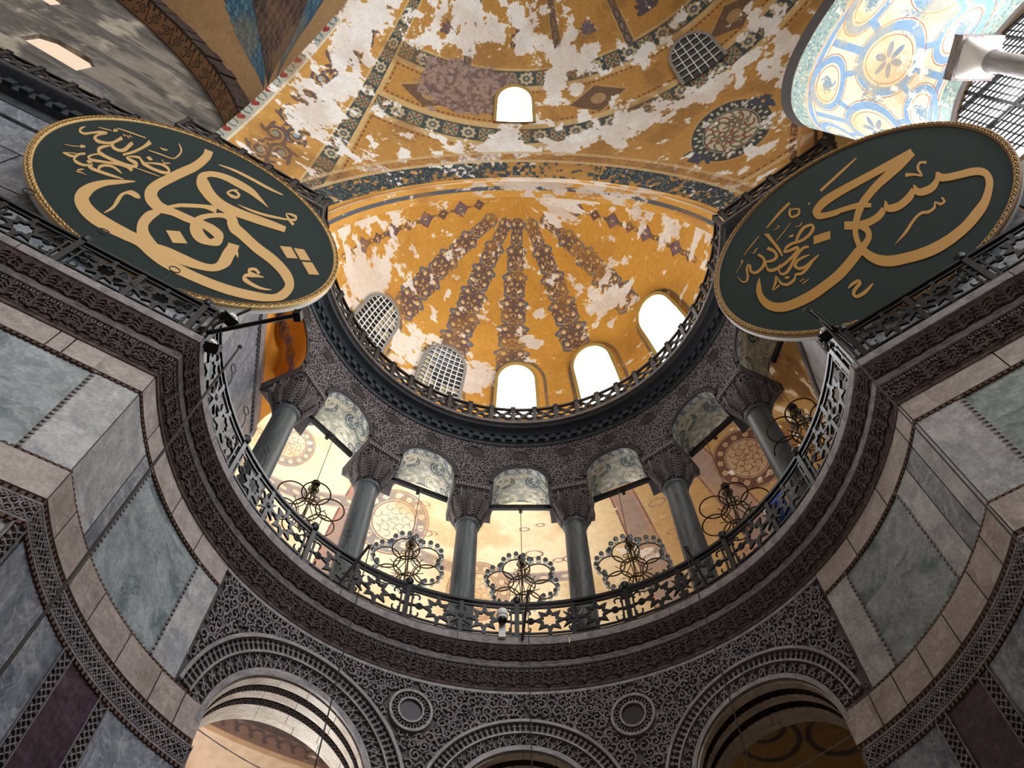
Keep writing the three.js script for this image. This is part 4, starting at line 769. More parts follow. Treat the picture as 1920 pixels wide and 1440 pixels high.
{
  // patch between the ring of the niche arch and the rest; rows follow the ring near it
  const inWest = (p) => { const x = p[0] - MD.c[0], z = p[2] - MD.c[2], s = x * 0.755 - z * 0.656, t = x * 0.656 + z * 0.755; return s > 12 && Math.hypot(t - 4.2, p[1] - 22.2) < 7.0; };
  const g = surf(300, 220, (u, v) => onS(MD, mAz[0] + 0.9 + u * 119, v * 88), (u, v) => [(0.9 + u * 119) / 120, (2 + v * 88) / 90]);
  const ix = g.index.array, p = g.attributes.position, keep = [], rMin = 27.45;
  const V = (i) => [p.getX(i), p.getY(i), p.getZ(i)], ringOf = (q) => Math.acos(Math.max(-1, Math.min(1, -(q[2] - MD.c[2]) / MD.R))) / RAD;
  // snap near vertices on to the ring so that the edge is smooth
  for (let i = 0; i < p.count; i++) { const q = V(i), r = ringOf(q); if (r < rMin && r > rMin - 0.7) { const ax = Math.atan2(q[1] - 22.3, q[0]), R = MD.R * Math.sin(rMin * RAD); p.setXYZ(i, Math.cos(ax) * R, 22.3 + Math.sin(ax) * R, MD.c[2] - MD.R * Math.cos(rMin * RAD)); } }
  for (let k = 0; k < ix.length; k += 3) { const A = [V(ix[k]), V(ix[k + 1]), V(ix[k + 2])]; if (A.some((q) => ringOf(q) < rMin - 0.06) || A.every(inWest)) continue; keep.push(ix[k], ix[k + 1], ix[k + 2]); }
  g.setIndex(keep);
  obj('dome_shell', g, M.main, ceilMain);
}
domeWindow(MD, -0.8, 38.6, 0.7, 1.75, DAY.crown, 'window_6', 'small bright window in the great half dome above the niche');
domeWindow(MD, 35.4, 36.6, 0.82, 1.9, 0, 'window_7', 'grey grid window in the great half dome, upper right', 3);

// ---------------------------------------------------------------- gallery behind the columns: vault, flank walls, floor
const gAz = [-112, 112], vaultR = (s) => 9.6 + 4.0 * Math.cos((122 - 122 * s) * RAD), vaultY = (s) => 17.6 + 4.2 * Math.sin((122 - 122 * s) * RAD);
TX.gallery = canvasTex(2048, 1024, (g, w, h) => {
  const X = (a) => (a - gAz[0]) / (gAz[1] - gAz[0]) * w, Y = (s) => (1 - s) * h, band = 'rgb(158,132,118)';
  const gr = g.createLinearGradient(0, 0, w, 0); gr.addColorStop(0, 'rgb(240,220,184)'); gr.addColorStop(0.55, 'rgb(240,218,180)'); gr.addColorStop(0.64, 'rgb(190,148,92)'); gr.addColorStop(1, 'rgb(180,138,82)'); g.fillStyle = gr; g.fillRect(0, 0, w, h);
  g.lineCap = 'butt';
  const line = (pts, lw, c) => { g.strokeStyle = c; g.lineWidth = lw; g.beginPath(); pts.forEach(([a, s], i) => i ? g.lineTo(X(a), Y(s)) : g.moveTo(X(a), Y(s))); g.stroke(); };
  for (const a of [-62, -34, 22, 40, 66]) { line([[a, 0], [a + 3, 1]], 46, 'rgb(176,134,112)'); line([[a, 0], [a + 3, 1]], 34, band); line([[a - 2.6, 0], [a + 0.4, 1]], 3, 'rgb(120,84,80)'); line([[a + 2.6, 0], [a + 5.6, 1]], 3, 'rgb(120,84,80)'); }
  for (const [a0, s0, a1, s1] of [[-34, 0.42, 12, 0.56], [-62, 0.5, -34, 0.4], [-100, 0.45, -62, 0.5]]) { const pts = []; for (let i = 0; i <= 12; i++) { const t = i / 12; pts.push([a0 + (a1 - a0) * t, s0 + (s1 - s0) * t + 0.05 * Math.sin(t * 3.14)]); } line(pts, 44, 'rgb(190,160,140)'); line(pts, 34, 'rgb(152,140,130)'); for (const [a, s] of pts) { g.fillStyle = 'rgb(214,190,160)'; g.beginPath(); g.arc(X(a), Y(s), 7, 0, 7); g.fill(); } }
  const med = (a, s, r, c1, c2) => { g.save(); g.translate(X(a), 0); g.scale(0.43, 1); g.translate(-X(a), 0); const e = (q, c) => { g.fillStyle = c; g.beginPath(); g.ellipse(X(a), Y(s), r * q, r * q * 1.05, 0, 0, 7); g.fill(); }; e(1.06, 'rgb(150,110,84)'); e(1.02, c2); e(1, c1); e(0.68, c2); e(0.65, 'rgb(120,86,72)'); e(0.62, c2); for (let i = 0; i < 14; i++) { const b = i / 14 * 6.283; for (let k = 0; k < 5; k++) { g.fillStyle = c2; g.beginPath(); g.arc(X(a) + Math.cos(b) * r * 0.84 + Math.cos(k * 1.257) * r * 0.06, Y(s) + Math.sin(b) * r * 0.86 + Math.sin(k * 1.257) * r * 0.06, r * 0.045, 0, 7); g.fill(); } } g.strokeStyle = c1; g.lineWidth = 3; for (let i = 0; i < 22; i++) { const b = i * 2.4, q = r * 0.58 * Math.sqrt(i / 22); g.beginPath(); g.arc(X(a) + Math.cos(b) * q, Y(s) + Math.sin(b) * q, r * 0.1, b, b + 4); g.stroke(); } g.restore(); };
  med(-25, 0.4, 138, 'rgb(148,138,130)', 'rgb(224,204,176)'); med(48, 0.37, 128, 'rgb(104,70,52)', 'rgb(186,150,112)'); med(-50, 0.33, 90, 'rgb(156,144,138)', 'rgb(228,206,176)'); med(-7, 0.62, 110, 'rgb(176,146,120)', 'rgb(226,194,150)');
  g.strokeStyle = 'rgb(150,110,110)'; g.lineWidth = 3; for (let i = 0; i < 150; i++) { const a = rr(-100, 100), s = 0.2 + rnd() * 0.5; if (Math.abs(((a + 120) % 28) - 14) > 6) continue; g.beginPath(); g.arc(X(a), Y(s), rr(5, 16), rr(0, 6), rr(6, 11)); g.stroke(); }
}, (d, w, h) => flake(d, w, h, (u, v) => [gAz[0] + u * 224, v * 60], [[70, 24, 8, 5, 0.5], [58, 14, 6, 5, 0.5], [62, 30, 14, 3, 0.4], [-80, 30, 20, 10, 0.3], [80, 12, 6, 8, 0.4], [20, 33, 6, 10, 0.4]], { sx: 0.25, sy: 0.3, base: -0.1, stain: [190, 146, 92], pale: [240, 220, 184], white: [240, 228, 212], whiteDark: [220, 200, 180] }));
M.gallery = std({ map: TX.gallery, roughness: 0.9 });
const gal = struct(grp('ceiling_gallery'), 'cream and gold painted vault of the gallery seen through the arcade');
obj('vault', surf(100, 40, (u, v) => { const a = (-72 + u * 152) * RAD, r = vaultR(v); return [Math.sin(a) * r, vaultY(v), -Math.cos(a) * r]; }, (u, v) => [(-72 + u * 152 - gAz[0]) / 224, v]), M.gallery, gal);
const galWall = struct(grp('wall_gallery_outer'), 'outer wall of the gallery');
obj('masonry', surf(60, 1, (u, v) => { const a = (-88 + u * 176) * RAD; return [Math.sin(a) * 13.6, 13.1 + v * 4.55, -Math.cos(a) * 13.6]; }, (u, v) => [u * 20, v * 3]), M.plain, galWall);
const galFloor = struct(grp('floor_gallery'));
obj('slab', surf(90, 1, (u, v) => { const a = (-98 + u * 192) * RAD, r = 6.5 + v * 7.2; return [Math.sin(a) * r, 13.1, -Math.cos(a) * r]; }, (u, v) => [u * 20, v * 4]), M.grey, galFloor);
// windows of the outer wall, the light of the gallery
for (const [a, i, e] of [[-72, 8, DAY.gallery], [-48, 9, DAY.gallery], [-24, 10, DAY.gallery], [0, 11, DAY.gallery * 0.8], [30, 12, DAY.galleryRight], [62, 13, DAY.galleryRight]]) {
  const g = struct(grp('window_' + i)), t = a * RAD, r = 13.5; g.position.set(Math.sin(t) * r, 15.1, -Math.cos(t) * r); g.rotation.y = -t;
  const fr = winShape(1.15, 2.3); fr.holes.push(new THREE.Path(winShape(1.0, 2.15).getPoints(4).reverse())); obj('window_frame', clean(new THREE.ExtrudeGeometry(fr, { depth: 0.12, bevelEnabled: false })), M.white, g);
  obj('window_pane', clean(new THREE.ShapeGeometry(winShape(1.02, 2.17)).translate(0, 0, 0.03)), M.glowDim, g);
  const rl = r - 0.3; areaLight([Math.sin(t) * rl, 16.2, -Math.cos(t) * rl], [Math.sin(t) * 8, 19.6, -Math.cos(t) * 8], 2, 2.1, e, DAYLIGHT);
}
// flank walls and the painted vaults that spring from them, at both ends of the arcade
function flank(name, A, B, y0, mat, label, out) {
  const g = struct(grp(name), label), dx = B[0] - A[0], dz = B[1] - A[1], L = Math.hypot(dx, dz), n = [-dz / L * out, dx / L * out];   // n points into the gallery
  const at = (s, y, d) => [A[0] + dx / L * s + n[0] * d, y, A[1] + dz / L * s + n[1] * d];
  obj('masonry', warp(block(0, L, 13.1, y0, -1, -0.02), at), M.stone, g);
  for (const [a, b] of [[0.02, L * 0.33], [L * 0.33, L * 0.66], [L * 0.66, L - 0.02]]) obj('marble_panel', warp(block(a + 0.015, b - 0.015, 13.15, y0 - 0.42, -0.03, 0.02, 1, 1, 1, 0.4, rnd(), rnd()), at), mat, g);
  obj('spring_moulding', warp(block(0, L, y0 - 0.4, y0, -0.03, 0.08), at), M.fillet, g);
  stuff(obj('sawtooth_fillet', warp(join(Array.from({ length: Math.floor(L / 0.16) }, (_, i) => block(i * 0.16, i * 0.16 + 0.09, y0 - 0.52, y0 - 0.42, 0, 0.06))), at), M.recess, g));
  obj('vault', surf(24, 16, (u, v) => { const t = v * 1.3; let d = (1 - Math.cos(t)) * 3.2; while (d > 0) { const q = at(u * L, 0, d); if (Math.hypot(q[0], q[2]) > 7.5) break; d -= 0.05; } return at(u * L, y0 + Math.sin(t) * 2.9, Math.max(0, d)); }, (u, v) => [u * L * 0.28, v]), out > 0 ? M.orange : M.gallery2, g);
}
flank('wall_gallery_left', [-6.75, 0.35], [-7.9, -4.3], 19.3, M.slate, 'grey marble pier wall with an orange striped vault above, behind the left end of the arcade', 1);
flank('wall_gallery_right', [7.0, -0.2], [10.2, -6.2], 19.3, M.grey, 'grey marble pier wall behind the right end of the arcade', -1);

// ---------------------------------------------------------------- aisle behind the ground floor arches
TX.aisle = canvasTex(1024, 256, (g, w, h) => {
  const gr = g.createLinearGradient(0, 0, w, 0); gr.addColorStop(0, 'rgb(196,170,146)'); gr.addColorStop(0.5, 'rgb(170,140,110)'); gr.addColorStop(0.6, 'rgb(128,92,44)'); gr.addColorStop(1, 'rgb(118,84,38)'); g.fillStyle = gr; g.fillRect(0, 0, w, h);
  g.fillStyle = 'rgb(92,66,52)'; g.fillRect(0, 172, w * 0.46, 84); g.fillStyle = 'rgb(58,40,34)'; g.fillRect(0, 190, w * 0.46, 14); g.strokeStyle = 'rgb(60,42,36)'; g.lineWidth = 3; for (let i = 0; i < 40; i++) { g.beginPath(); g.arc(i * 12, 183, 5, 0, 4.5); g.stroke(); } g.fillStyle = 'rgb(150,116,84)'; g.fillRect(0, 168, w * 0.46, 5);
  g.strokeStyle = 'rgb(60,42,30)'; g.lineWidth = 4; for (let i = 0; i < 90; i++) { g.beginPath(); g.arc(rr(0.55 * w, w), rr(0, h), rr(5, 24), rr(0, 6), rr(6, 10)); g.stroke(); }
}, (d, w, h) => flake(d, w, h, (u, v) => [u * 200, v * 30], [], { sx: 0.2, sy: 0.5, base: -0.12, stain: [120, 84, 56], pale: [200, 170, 140], white: [214, 196, 178], whiteDark: [190, 160, 140] }));
M.aisle = std({ map: TX.aisle, roughness: 0.9 });
const aisle = struct(grp('ceiling_aisle'), 'brown painted vault of the aisle behind the ground floor arches');
obj('vault', surf(80, 24, (u, v) => { const a = (-86 + u * 172) * RAD, t = (125 - 125 * v) * RAD, r = 10.2 + 4.2 * Math.cos(t); return [Math.sin(a) * r, 8.6 + 3.5 * Math.sin(t), -Math.cos(a) * r]; }), M.aisle, aisle);
obj('back_wall', surf(60, 1, (u, v) => { const a = (-86 + u * 172) * RAD; return [Math.sin(a) * 14.2, v * 8.65, -Math.cos(a) * 14.2]; }, (u, v) => [u * 20, v * 4]), M.plain, aisle);
areaLight([-9.5, 6, -9.5], [-7, 11.5, -7], 2.5, 3, DAY.aisle, DAYLIGHT);

// ---------------------------------------------------------------- piers of the upper storeys, side wall with its great arch
{
  const g = struct(grp('wall_pier_left'), 'grey slabs of the left pier above the gallery');
  obj('masonry', warp(block(C2L - PEL, C2L, 13.1, 21.9, -1.2, -0.03), P2.at), M.stone, g);
  for (const [a, b, y0, y1] of [[-PEL, -2.2, 13.2, 17], [-2.2, -0.1, 13.2, 17], [-PEL, -1.4, 17, 19.6], [-1.4, -0.1, 17, 19.6], [-PEL, -2.6, 19.6, 21.7], [-2.6, -0.1, 19.6, 21.7]]) obj('marble_panel', warp(block(C2L + a + 0.02, C2L + b - 0.02, y0 + 0.02, y1 - 0.02, -0.05, 0, 1, 1, 1, 0.3, rnd(), rnd()), P2.at), M.slate, g);
  const r = struct(grp('wall_pier_right'), 'grey slabs of the right pier above the gallery');
  obj('masonry', warp(block(C2R, C2R + 4.2, 13.1, 21.9, -1.2, -0.03), P2.at), M.stone, r); const r2 = struct(grp('wall_nave_right')); obj('masonry', warp(block(C2R + 4.3, C2R + 14, 13.1, 17.2, -1.2, -0.03), P2.at), M.stone, r2);
  for (const [a, b] of [[0.1, 2.1], [2.1, 4.1]]) for (const [y0, y1] of [[13.2, 17], [17, 21.6]]) obj('marble_panel', warp(block(C2R + a + 0.02, C2R + b - 0.02, y0 + 0.02, y1 - 0.02, -0.05, 0, 1, 1, 1, 0.3, rnd(), rnd()), P2.at), M.slate, r);
}
const SD = { P: [-10.17, 2.6], a: 33 }, sd = [-Math.cos(33 * RAD), Math.sin(33 * RAD)], sn = [Math.sin(33 * RAD), Math.cos(33 * RAD)];
const sideAt = (s, y, d = 0) => [SD.P[0] + sd[0] * s + sn[0] * d, y, SD.P[1] + sd[1] * s + sn[1] * d];   // d towards the nave
{
  const g = struct(grp('wall_side'), 'weathered grey plaster wall under the side arch');
  const sh = new THREE.Shape(); sh.moveTo(-0.6, 21); sh.lineTo(26, 21); sh.lineTo(26, 44); sh.lineTo(-0.6, 44); sh.closePath();
  const hole = (s, y, w, h) => { const p = new THREE.Path(); p.moveTo(s - w, y); p.lineTo(s - w, y + h * 0.75); p.lineTo(s - w * 0.6, y + h); p.lineTo(s + w * 0.6, y + h); p.lineTo(s + w, y + h * 0.75); p.lineTo(s + w, y); p.closePath(); sh.holes.push(p); };
  hole(6.1, 27.9, 0.95, 1.7); hole(9.4, 32.4, 0.9, 1.3);
  const w = clean(new THREE.ExtrudeGeometry(sh, { depth: 1.2, bevelEnabled: false })); w.translate(0, 0, -2.2);
  obj('masonry', warp(scaleUV(w, 0.12), (x, y, d) => sideAt(x, y, d)), M.plaster, g);
  for (const [i, s, y] of [[14, 6.1, 27.9], [15, 9.4, 32.4]]) { const q = struct(grp('window_' + i), i === 14 ? 'small bright opening in the grey plaster wall' : undefined); obj('window_pane', warp(block(s - 1.1, s + 1.1, y - 0.1, y + 1.9, -1.22, -1.17), sideAt), M.glowWarm, q); }
  // faint painted ornament
  const c = new Carve((u, y, d) => sideAt(u, y, d), -0.998, 0.008); for (let k = 0; k < 3; k++) c.ring(4.4, 26.9, 0.35 + k * 0.28, 0.09, 24); for (let k = 0; k < 10; k++) c.spiral(4.4 + Math.cos(k * 0.628) * 0.75, 26.9 + Math.sin(k * 0.628) * 0.75, 0.3, k, 1.3, 1, 0.06);
  stuff(obj('painted_medallion', c.build(), M.paintGrey, g));
  // the side arch: ornamented underside and dark moulded edge
  const C = [15.5, 22.3], arc = (t, r, d) => sideAt(C[0] - Math.cos(t) * r, C[1] + Math.sin(t) * r, d);
  obj('arch_underside', surf(60, 3, (u, v) => arc(0.02 + u * 1.5, 16.9, -1.0 + v * 1.0), (u, v) => [u * 14, v]), M.sideBand, g);
  for (let k = 0; k < 34; k++) { const t0 = 0.02 + k * 0.044; obj('arch_stone', warp(block(t0 + 0.002, t0 + 0.042, 16.9, 17.55 + k * 0.012, -0.25, 0.05 + rr(0, 0.07), 2, 1, 1, 1), (t, r, d) => arc(t, r, d)), M.archStone, g); }
}
// second cornice along the side wall with its railing
{
  const n = [Math.sin(28.5 * RAD), Math.cos(28.5 * RAD)], t = [-Math.cos(28.5 * RAD), Math.sin(28.5 * RAD)];
  const p3 = { uL: 1e9, uR: 1e9, us: (a, b) => [a, b], at: (u, y, d = 0) => [-10.6 + t[0] * -u + n[0] * d, y, 3.75 + t[1] * -u + n[1] * d] };
  p3.yaw = () => { const a = p3.at(0, 0), b = p3.at(1, 0); return Math.atan2(-(b[2] - a[2]), b[0] - a[0]); };
  p3.place = (ob, u, y, d = 0) => { ob.position.set(...p3.at(u, y, d)); ob.rotation.y = p3.yaw(); return ob; };
  const g = struct(grp('trim_3'), 'dark cornice along the side wall, upper left');
  obj('cornice_body', sweep(p3, [[-0.9, 21.2], [-0.6, 21.2], [-0.55, 21.5], [-0.35, 21.55], [-0.3, 21.85], [-0.05, 21.95], [0, 22.0], [0, 22.2], [-1.6, 22.25]], -14, 0.6), M.cornice2, g);
  obj('lower_moulding', sweep(p3, [[-1.2, 20.7], [-0.72, 20.72], [-0.66, 20.9], [-0.7, 21.0], [-0.62, 21.2]], -14, 0.6), M.slate, g);
  const w = struct(grp('wall_side_lower'), 'grey slabs below the side cornice, upper left');
  obj('masonry', warp(block(-14, 0.6, 13.1, 21.2, -2.2, -0.85), p3.at), M.stone, w);
  for (const [y0, y1, cuts] of [[19.2, 20.7, [-14, -9.2, -5.6, -2.6, 0.55]], [17.4, 19.2, [-14, -7.4, -4.1, -1.2, 0.55]], [15.2, 17.4, [-14, -8.6, -5, -1.9, 0.55]], [13.2, 15.2, [-14, -7, -3, 0.55]]]) for (let i = 0; i < cuts.length - 1; i++) obj('marble_panel', warp(block(cuts[i] + 0.025, cuts[i + 1] - 0.025, y0 + 0.025, y1 - 0.025, -0.86, -0.8, 1, 1, 1, 0.3, rnd(), rnd()), p3.at), M.slate, w);
  for (let u = -9; u < 0.5; u += 0.42) obj('dentil', warp(block(u, u + 0.24, 21.56, 21.84, -0.36, -0.22), p3.at), M.cornice2Dark, g);
  upperRail(p3, -9.1, 0.5, 11, 22.22, -0.1, 'dark iron lattice railing along the side wall, upper left');
}
// pendentive between the side arch and the great arch, with a painted winged figure reduced to plain feathers
TX.pend = canvasTex(1024, 1024, (g, w, h) => {
  g.fillStyle = 'rgb(186,148,104)'; g.fillRect(0, 0, w, h);
  const feather = (x, y, a, l, wd, c) => { g.save(); g.translate(x, y); g.rotate(a); g.fillStyle = c; g.beginPath(); g.moveTo(-wd, 0); g.quadraticCurveTo(-wd, l * 0.8, 0, l); g.quadraticCurveTo(wd, l * 0.8, wd, 0); g.fill(); g.strokeStyle = 'rgba(30,34,44,0.75)'; g.lineWidth = 2; g.stroke(); g.restore(); };
  const blues = ['rgb(84,128,150)', 'rgb(70,112,138)', 'rgb(98,140,158)', 'rgb(60,98,124)'], browns = ['rgb(84,66,60)', 'rgb(98,78,70)', 'rgb(70,54,50)', 'rgb(112,88,80)'];
  // a brown wing between two blue ones, hanging down to a tip
  const wing = (lo, hi, b0, b1, c, wd) => { for (let r = 0; r < 34; r++) { const b = b0 + (b1 - b0) * r / 33, a0 = lo(b), a1 = hi(b), n = Math.max(1, Math.round((a1 - a0) * 560 / (wd * 1.5))); for (let k = 0; k <= n; k++) { const a = a0 + (a1 - a0) * Math.min(1, (k + (r % 2) * 0.4) / n); feather(184 + a * 543 - b * 61, 328 + a * 133 + b * 267 - 40, 0.2 + (k / n - 0.5) * 0.6, 105, wd, c[(k * 3 + r * 5) % 4]); } } };
  wing((b) => b < 0.5 ? 0.03 : 0.03 + (b - 0.5) * 0.42, (b) => 0.24 + Math.max(0, b - 0.5) * 0.2, -1.1, 0.84, blues, 14); wing((b) => 0.74 - Math.max(0, b) * 0.16, (b) => b < 0 ? 1 : 1 - b * 0.42, -1.1, 0.74, blues, 14); wing((b) => 0.24 + Math.max(0, b - 0.2) * 0.1, (b) => b < 0.3 ? 0.75 : 0.75 - (b - 0.3) * 0.62, -1.1, 0.8, browns, 15);
}, (d, w, h) => flake(d, w, h, (u, v) => [u * 30, v * 40], [], { sx: 0.5, sy: 0.5, base: -0.3, stain: [170, 132, 92], pale: [200, 166, 124], white: [210, 190, 160], whiteDark: [190, 160, 130] }));
M.pend = std({ map: TX.pend, roughness: 0.9 });
{
  const g = struct(grp('ceiling_pendentive'), 'tan pendentive painted with blue and brown feathers');
  obj('shell', surf(24, 40, (u, v) => {
    const y = 26 + v * 16, q = Math.asin(Math.min(1, (y - 22.3) / 17.62)), A = sideAt(15.5 - Math.cos(q) * 17.62, y, 0.02), e = Math.asin(Math.min(0.999, (y - 22.3) / 15.5)) / RAD;
    const B = y < 37.7 ? onS(MD, -40.9, e) : onS(MD, -40.9, 88);
    const m = [A[0] + (B[0] - A[0]) * u, y, A[2] + (B[2] - A[2]) * u]; return m;
  }, (u, v) => [u, v]), M.pend, g);
}

// ---------------------------------------------------------------- west vault and its great window
TX.west = canvasTex(1024, 1024, (g, w, h) => {
  g.fillStyle = 'rgb(238,218,190)'; g.fillRect(0, 0, w, h);
  const B = 'rgb(132,166,200)', BD = 'rgb(96,116,140)', T = 'rgb(150,172,168)', Rd = 'rgb(176,112,92)';
  const blob = (x, y, s) => { for (let i = 0; i < 60; i++) { const a = rr(0, 6.28), q = rr(0, s); g.strokeStyle = rnd() < 0.6 ? 'rgb(136,160,164)' : 'rgb(120,146,176)'; g.lineWidth = 4; g.beginPath(); g.arc(x + Math.cos(a) * q, y + Math.sin(a) * q * 0.8, rr(6, 18), a, a + rr(1.5, 4)); g.stroke(); } };
  const ring = (x, y, rx, ry, lw) => { g.strokeStyle = B; g.lineWidth = lw; g.beginPath(); g.ellipse(x, y, rx, ry, 0, 0, 7); g.stroke(); g.strokeStyle = Rd; g.lineWidth = 4; g.beginPath(); g.ellipse(x, y, rx - lw * 0.9, ry - lw * 0.9, 0, 0, 7); g.stroke(); g.beginPath(); g.ellipse(x, y, rx + lw * 0.7, ry + lw * 0.7, 0, 0, 7); g.stroke(); };
  const seg = (pts, lw, c) => { g.strokeStyle = c; g.lineWidth = lw; g.beginPath(); pts.forEach(([x, y], i) => i ? g.lineTo(x, y) : g.moveTo(x, y)); g.stroke(); };
  g.fillStyle = T; g.fillRect(0, 0, 90, h); g.fillRect(w - 110, 0, 110, h);   // border strips along both edges
  for (let i = 0; i < 700; i++) { g.fillStyle = rnd() < 0.5 ? 'rgb(108,138,140)' : 'rgb(206,204,180)'; g.beginPath(); g.ellipse(rnd() < 0.5 ? rr(0, 90) : rr(w - 110, w), rr(0, h), 6, 4, rr(0, 3), 0, 7); g.fill(); }
  for (const x of [120, w - 150]) { seg([[x, 0], [x, h]], 30, B); seg([[x + 28, 0], [x + 28, h]], 4, Rd); seg([[x - 24, 0], [x - 24, h]], 4, Rd); }
  for (let k = 0; k < 3; k++) { const y = 170 + k * 341; ring(520, y, 168, 132, 38); ring(215, y + 170, 92, 112, 30); ring(815, y + 170, 92, 112, 30); seg([[150, y], [350, y]], 30, B); seg([[690, y], [870, y]], 30, B); seg([[290, y + 110], [380, y + 76]], 28, B); seg([[740, y + 110], [660, y + 76]], 28, B); seg([[290, y + 232], [380, y + 262]], 28, B); seg([[740, y + 232], [660, y + 262]], 28, B); for (let i = 0; i < 6; i++) { g.fillStyle = 'rgb(128,150,178)'; g.beginPath(); g.ellipse(520 + Math.cos(i * 1.047) * 50, y + Math.sin(i * 1.047) * 44, 34, 15, i * 1.047, 0, 7); g.fill(); } blob(520, y + 170, 86); blob(215, y + 170, 40); blob(815, y + 170, 40); }
}, (d, w, h) => flake(d, w, h, (u, v) => [u * 30, v * 40], [[20, 20, 4, 6, 0.4], [8, 28, 3, 5, 0.4]], { sx: 0.5, sy: 0.5, base: -0.05, stain: [226, 180, 120], pale: [240, 222, 192], white: [246, 240, 232], whiteDark: [236, 224, 206] }));
M.west = std({ map: TX.west, roughness: 0.9 });
{
  const wv = [0.755, -0.656], tv = [0.656, 0.755], at = (t, y, s) => [wv[0] * s + tv[0] * t, y, 14.3 + wv[1] * s + tv[1] * t];
  const near = { t: 4.2, y: 22.2, r: 7, s: 12.9 }, far = { t: 5.5, y: 21.2, r: 6, s: 17.1 };
  const L = (k, v) => near[k] + (far[k] - near[k]) * v;
  const g = struct(grp('ceiling_west_vault'), 'brightly lit painted vault with blue interlaced bands, upper right');
  obj('vault', surf(60, 12, (u, v) => { const a = Math.PI * (1 - u * 0.9); return at(L('t', v) + Math.cos(a) * L('r', v), L('y', v) + Math.sin(a) * L('r', v), L('s', v)); }, (u, v) => [v, u * 1.6]), M.west, g);
  obj('mouth_edge', surf(60, 1, (u, v) => { const a = Math.PI * (1 - u * 0.9), r = 7 + v * 0.17; return at(4.2 + Math.cos(a) * r, 22.2 + Math.sin(a) * r, 12.88 - v * 0.25); }, (u, v) => [u * 20, v]), M.mouthEdge, g);
  // lunette window: bright panes behind a grid
  const q = struct(grp('window_16'), 'large bright grid window of the west vault, upper right');
  obj('window_pane', surf(40, 8, (u, v) => { const a = Math.PI * (1 - u), r = 6.05 * v; return at(5.5 + Math.cos(a) * r, 21.2 + Math.sin(a) * r, 17.35); }), M.glow, q);
  obj('window_frame', surf(40, 2, (u, v) => { const a = Math.PI * (1 - u), r = 6.05 - v * 0.1; return at(5.5 + Math.cos(a) * r, 21.2 + Math.sin(a) * r, 17.0 + v * 0.1); }), M.brown, q);
  const f = (x, y, d) => at(5.5 + x, y, 17.28 - d);
  for (let x = -5.7; x < 5.9; x += 0.25) { const hgt = Math.sqrt(36 - x * x), big = Math.round(x / 0.25) % 8 === 0; if (x < 2) obj('glazing_bar', warp(block(x - (big ? 0.05 : 0.015), x + (big ? 0.05 : 0.015), 21.2, 21.2 + hgt, 0, big ? 0.1 : 0.05), f), M.ironBlack, q); }
  for (let y = 0.25; y < 5.8; y += 0.21) { const hw = Math.sqrt(36 - y * y), big = Math.round(y / 0.21) % 9 === 0; obj('glazing_bar', warp(block(-hw, Math.min(hw, 2), 21.2 + y - (big ? 0.05 : 0.014), 21.2 + y + (big ? 0.05 : 0.014), 0, big ? 0.1 : 0.05), f), M.ironBlack, q); }
  areaLight(at(5.5, 23.6, 16.9), at(4.6, 25.5, 8), 9, 4.4, DAY.west, DAYLIGHT);
  // column standing before the window
  const c = grp('marble_column'); tag(c, 'white column with dark topped capital before the bright west window', 'column');
  const b = at(2.05, 17.0, 16.2); c.position.set(...b);
  obj('shaft', new THREE.LatheGeometry([[0.3, 0], [0.28, 6.9], [0.33, 6.95], [0.33, 7.05], [0.28, 7.1]].map((p) => new THREE.Vector2(...p)), 28), M.stone, c);
  const cp = obj('capital', surf(40, 8, (u, v) => { const t = v, a = -u * 6.283, n = 2 + 8 * t * t, r = 0.3 + 0.26 * t, cc = Math.cos(a), s = Math.sin(a), k = 1 / Math.pow(Math.pow(Math.abs(cc), n) + Math.pow(Math.abs(s), n), 1 / n); return [cc * r * k, 7.1 + v * 0.75, s * r * k]; }), M.white, c); void cp;
  obj('impost_block', block(-0.62, 0.62, 7.85, 8.3, -0.62, 0.62), M.brown, c);
}

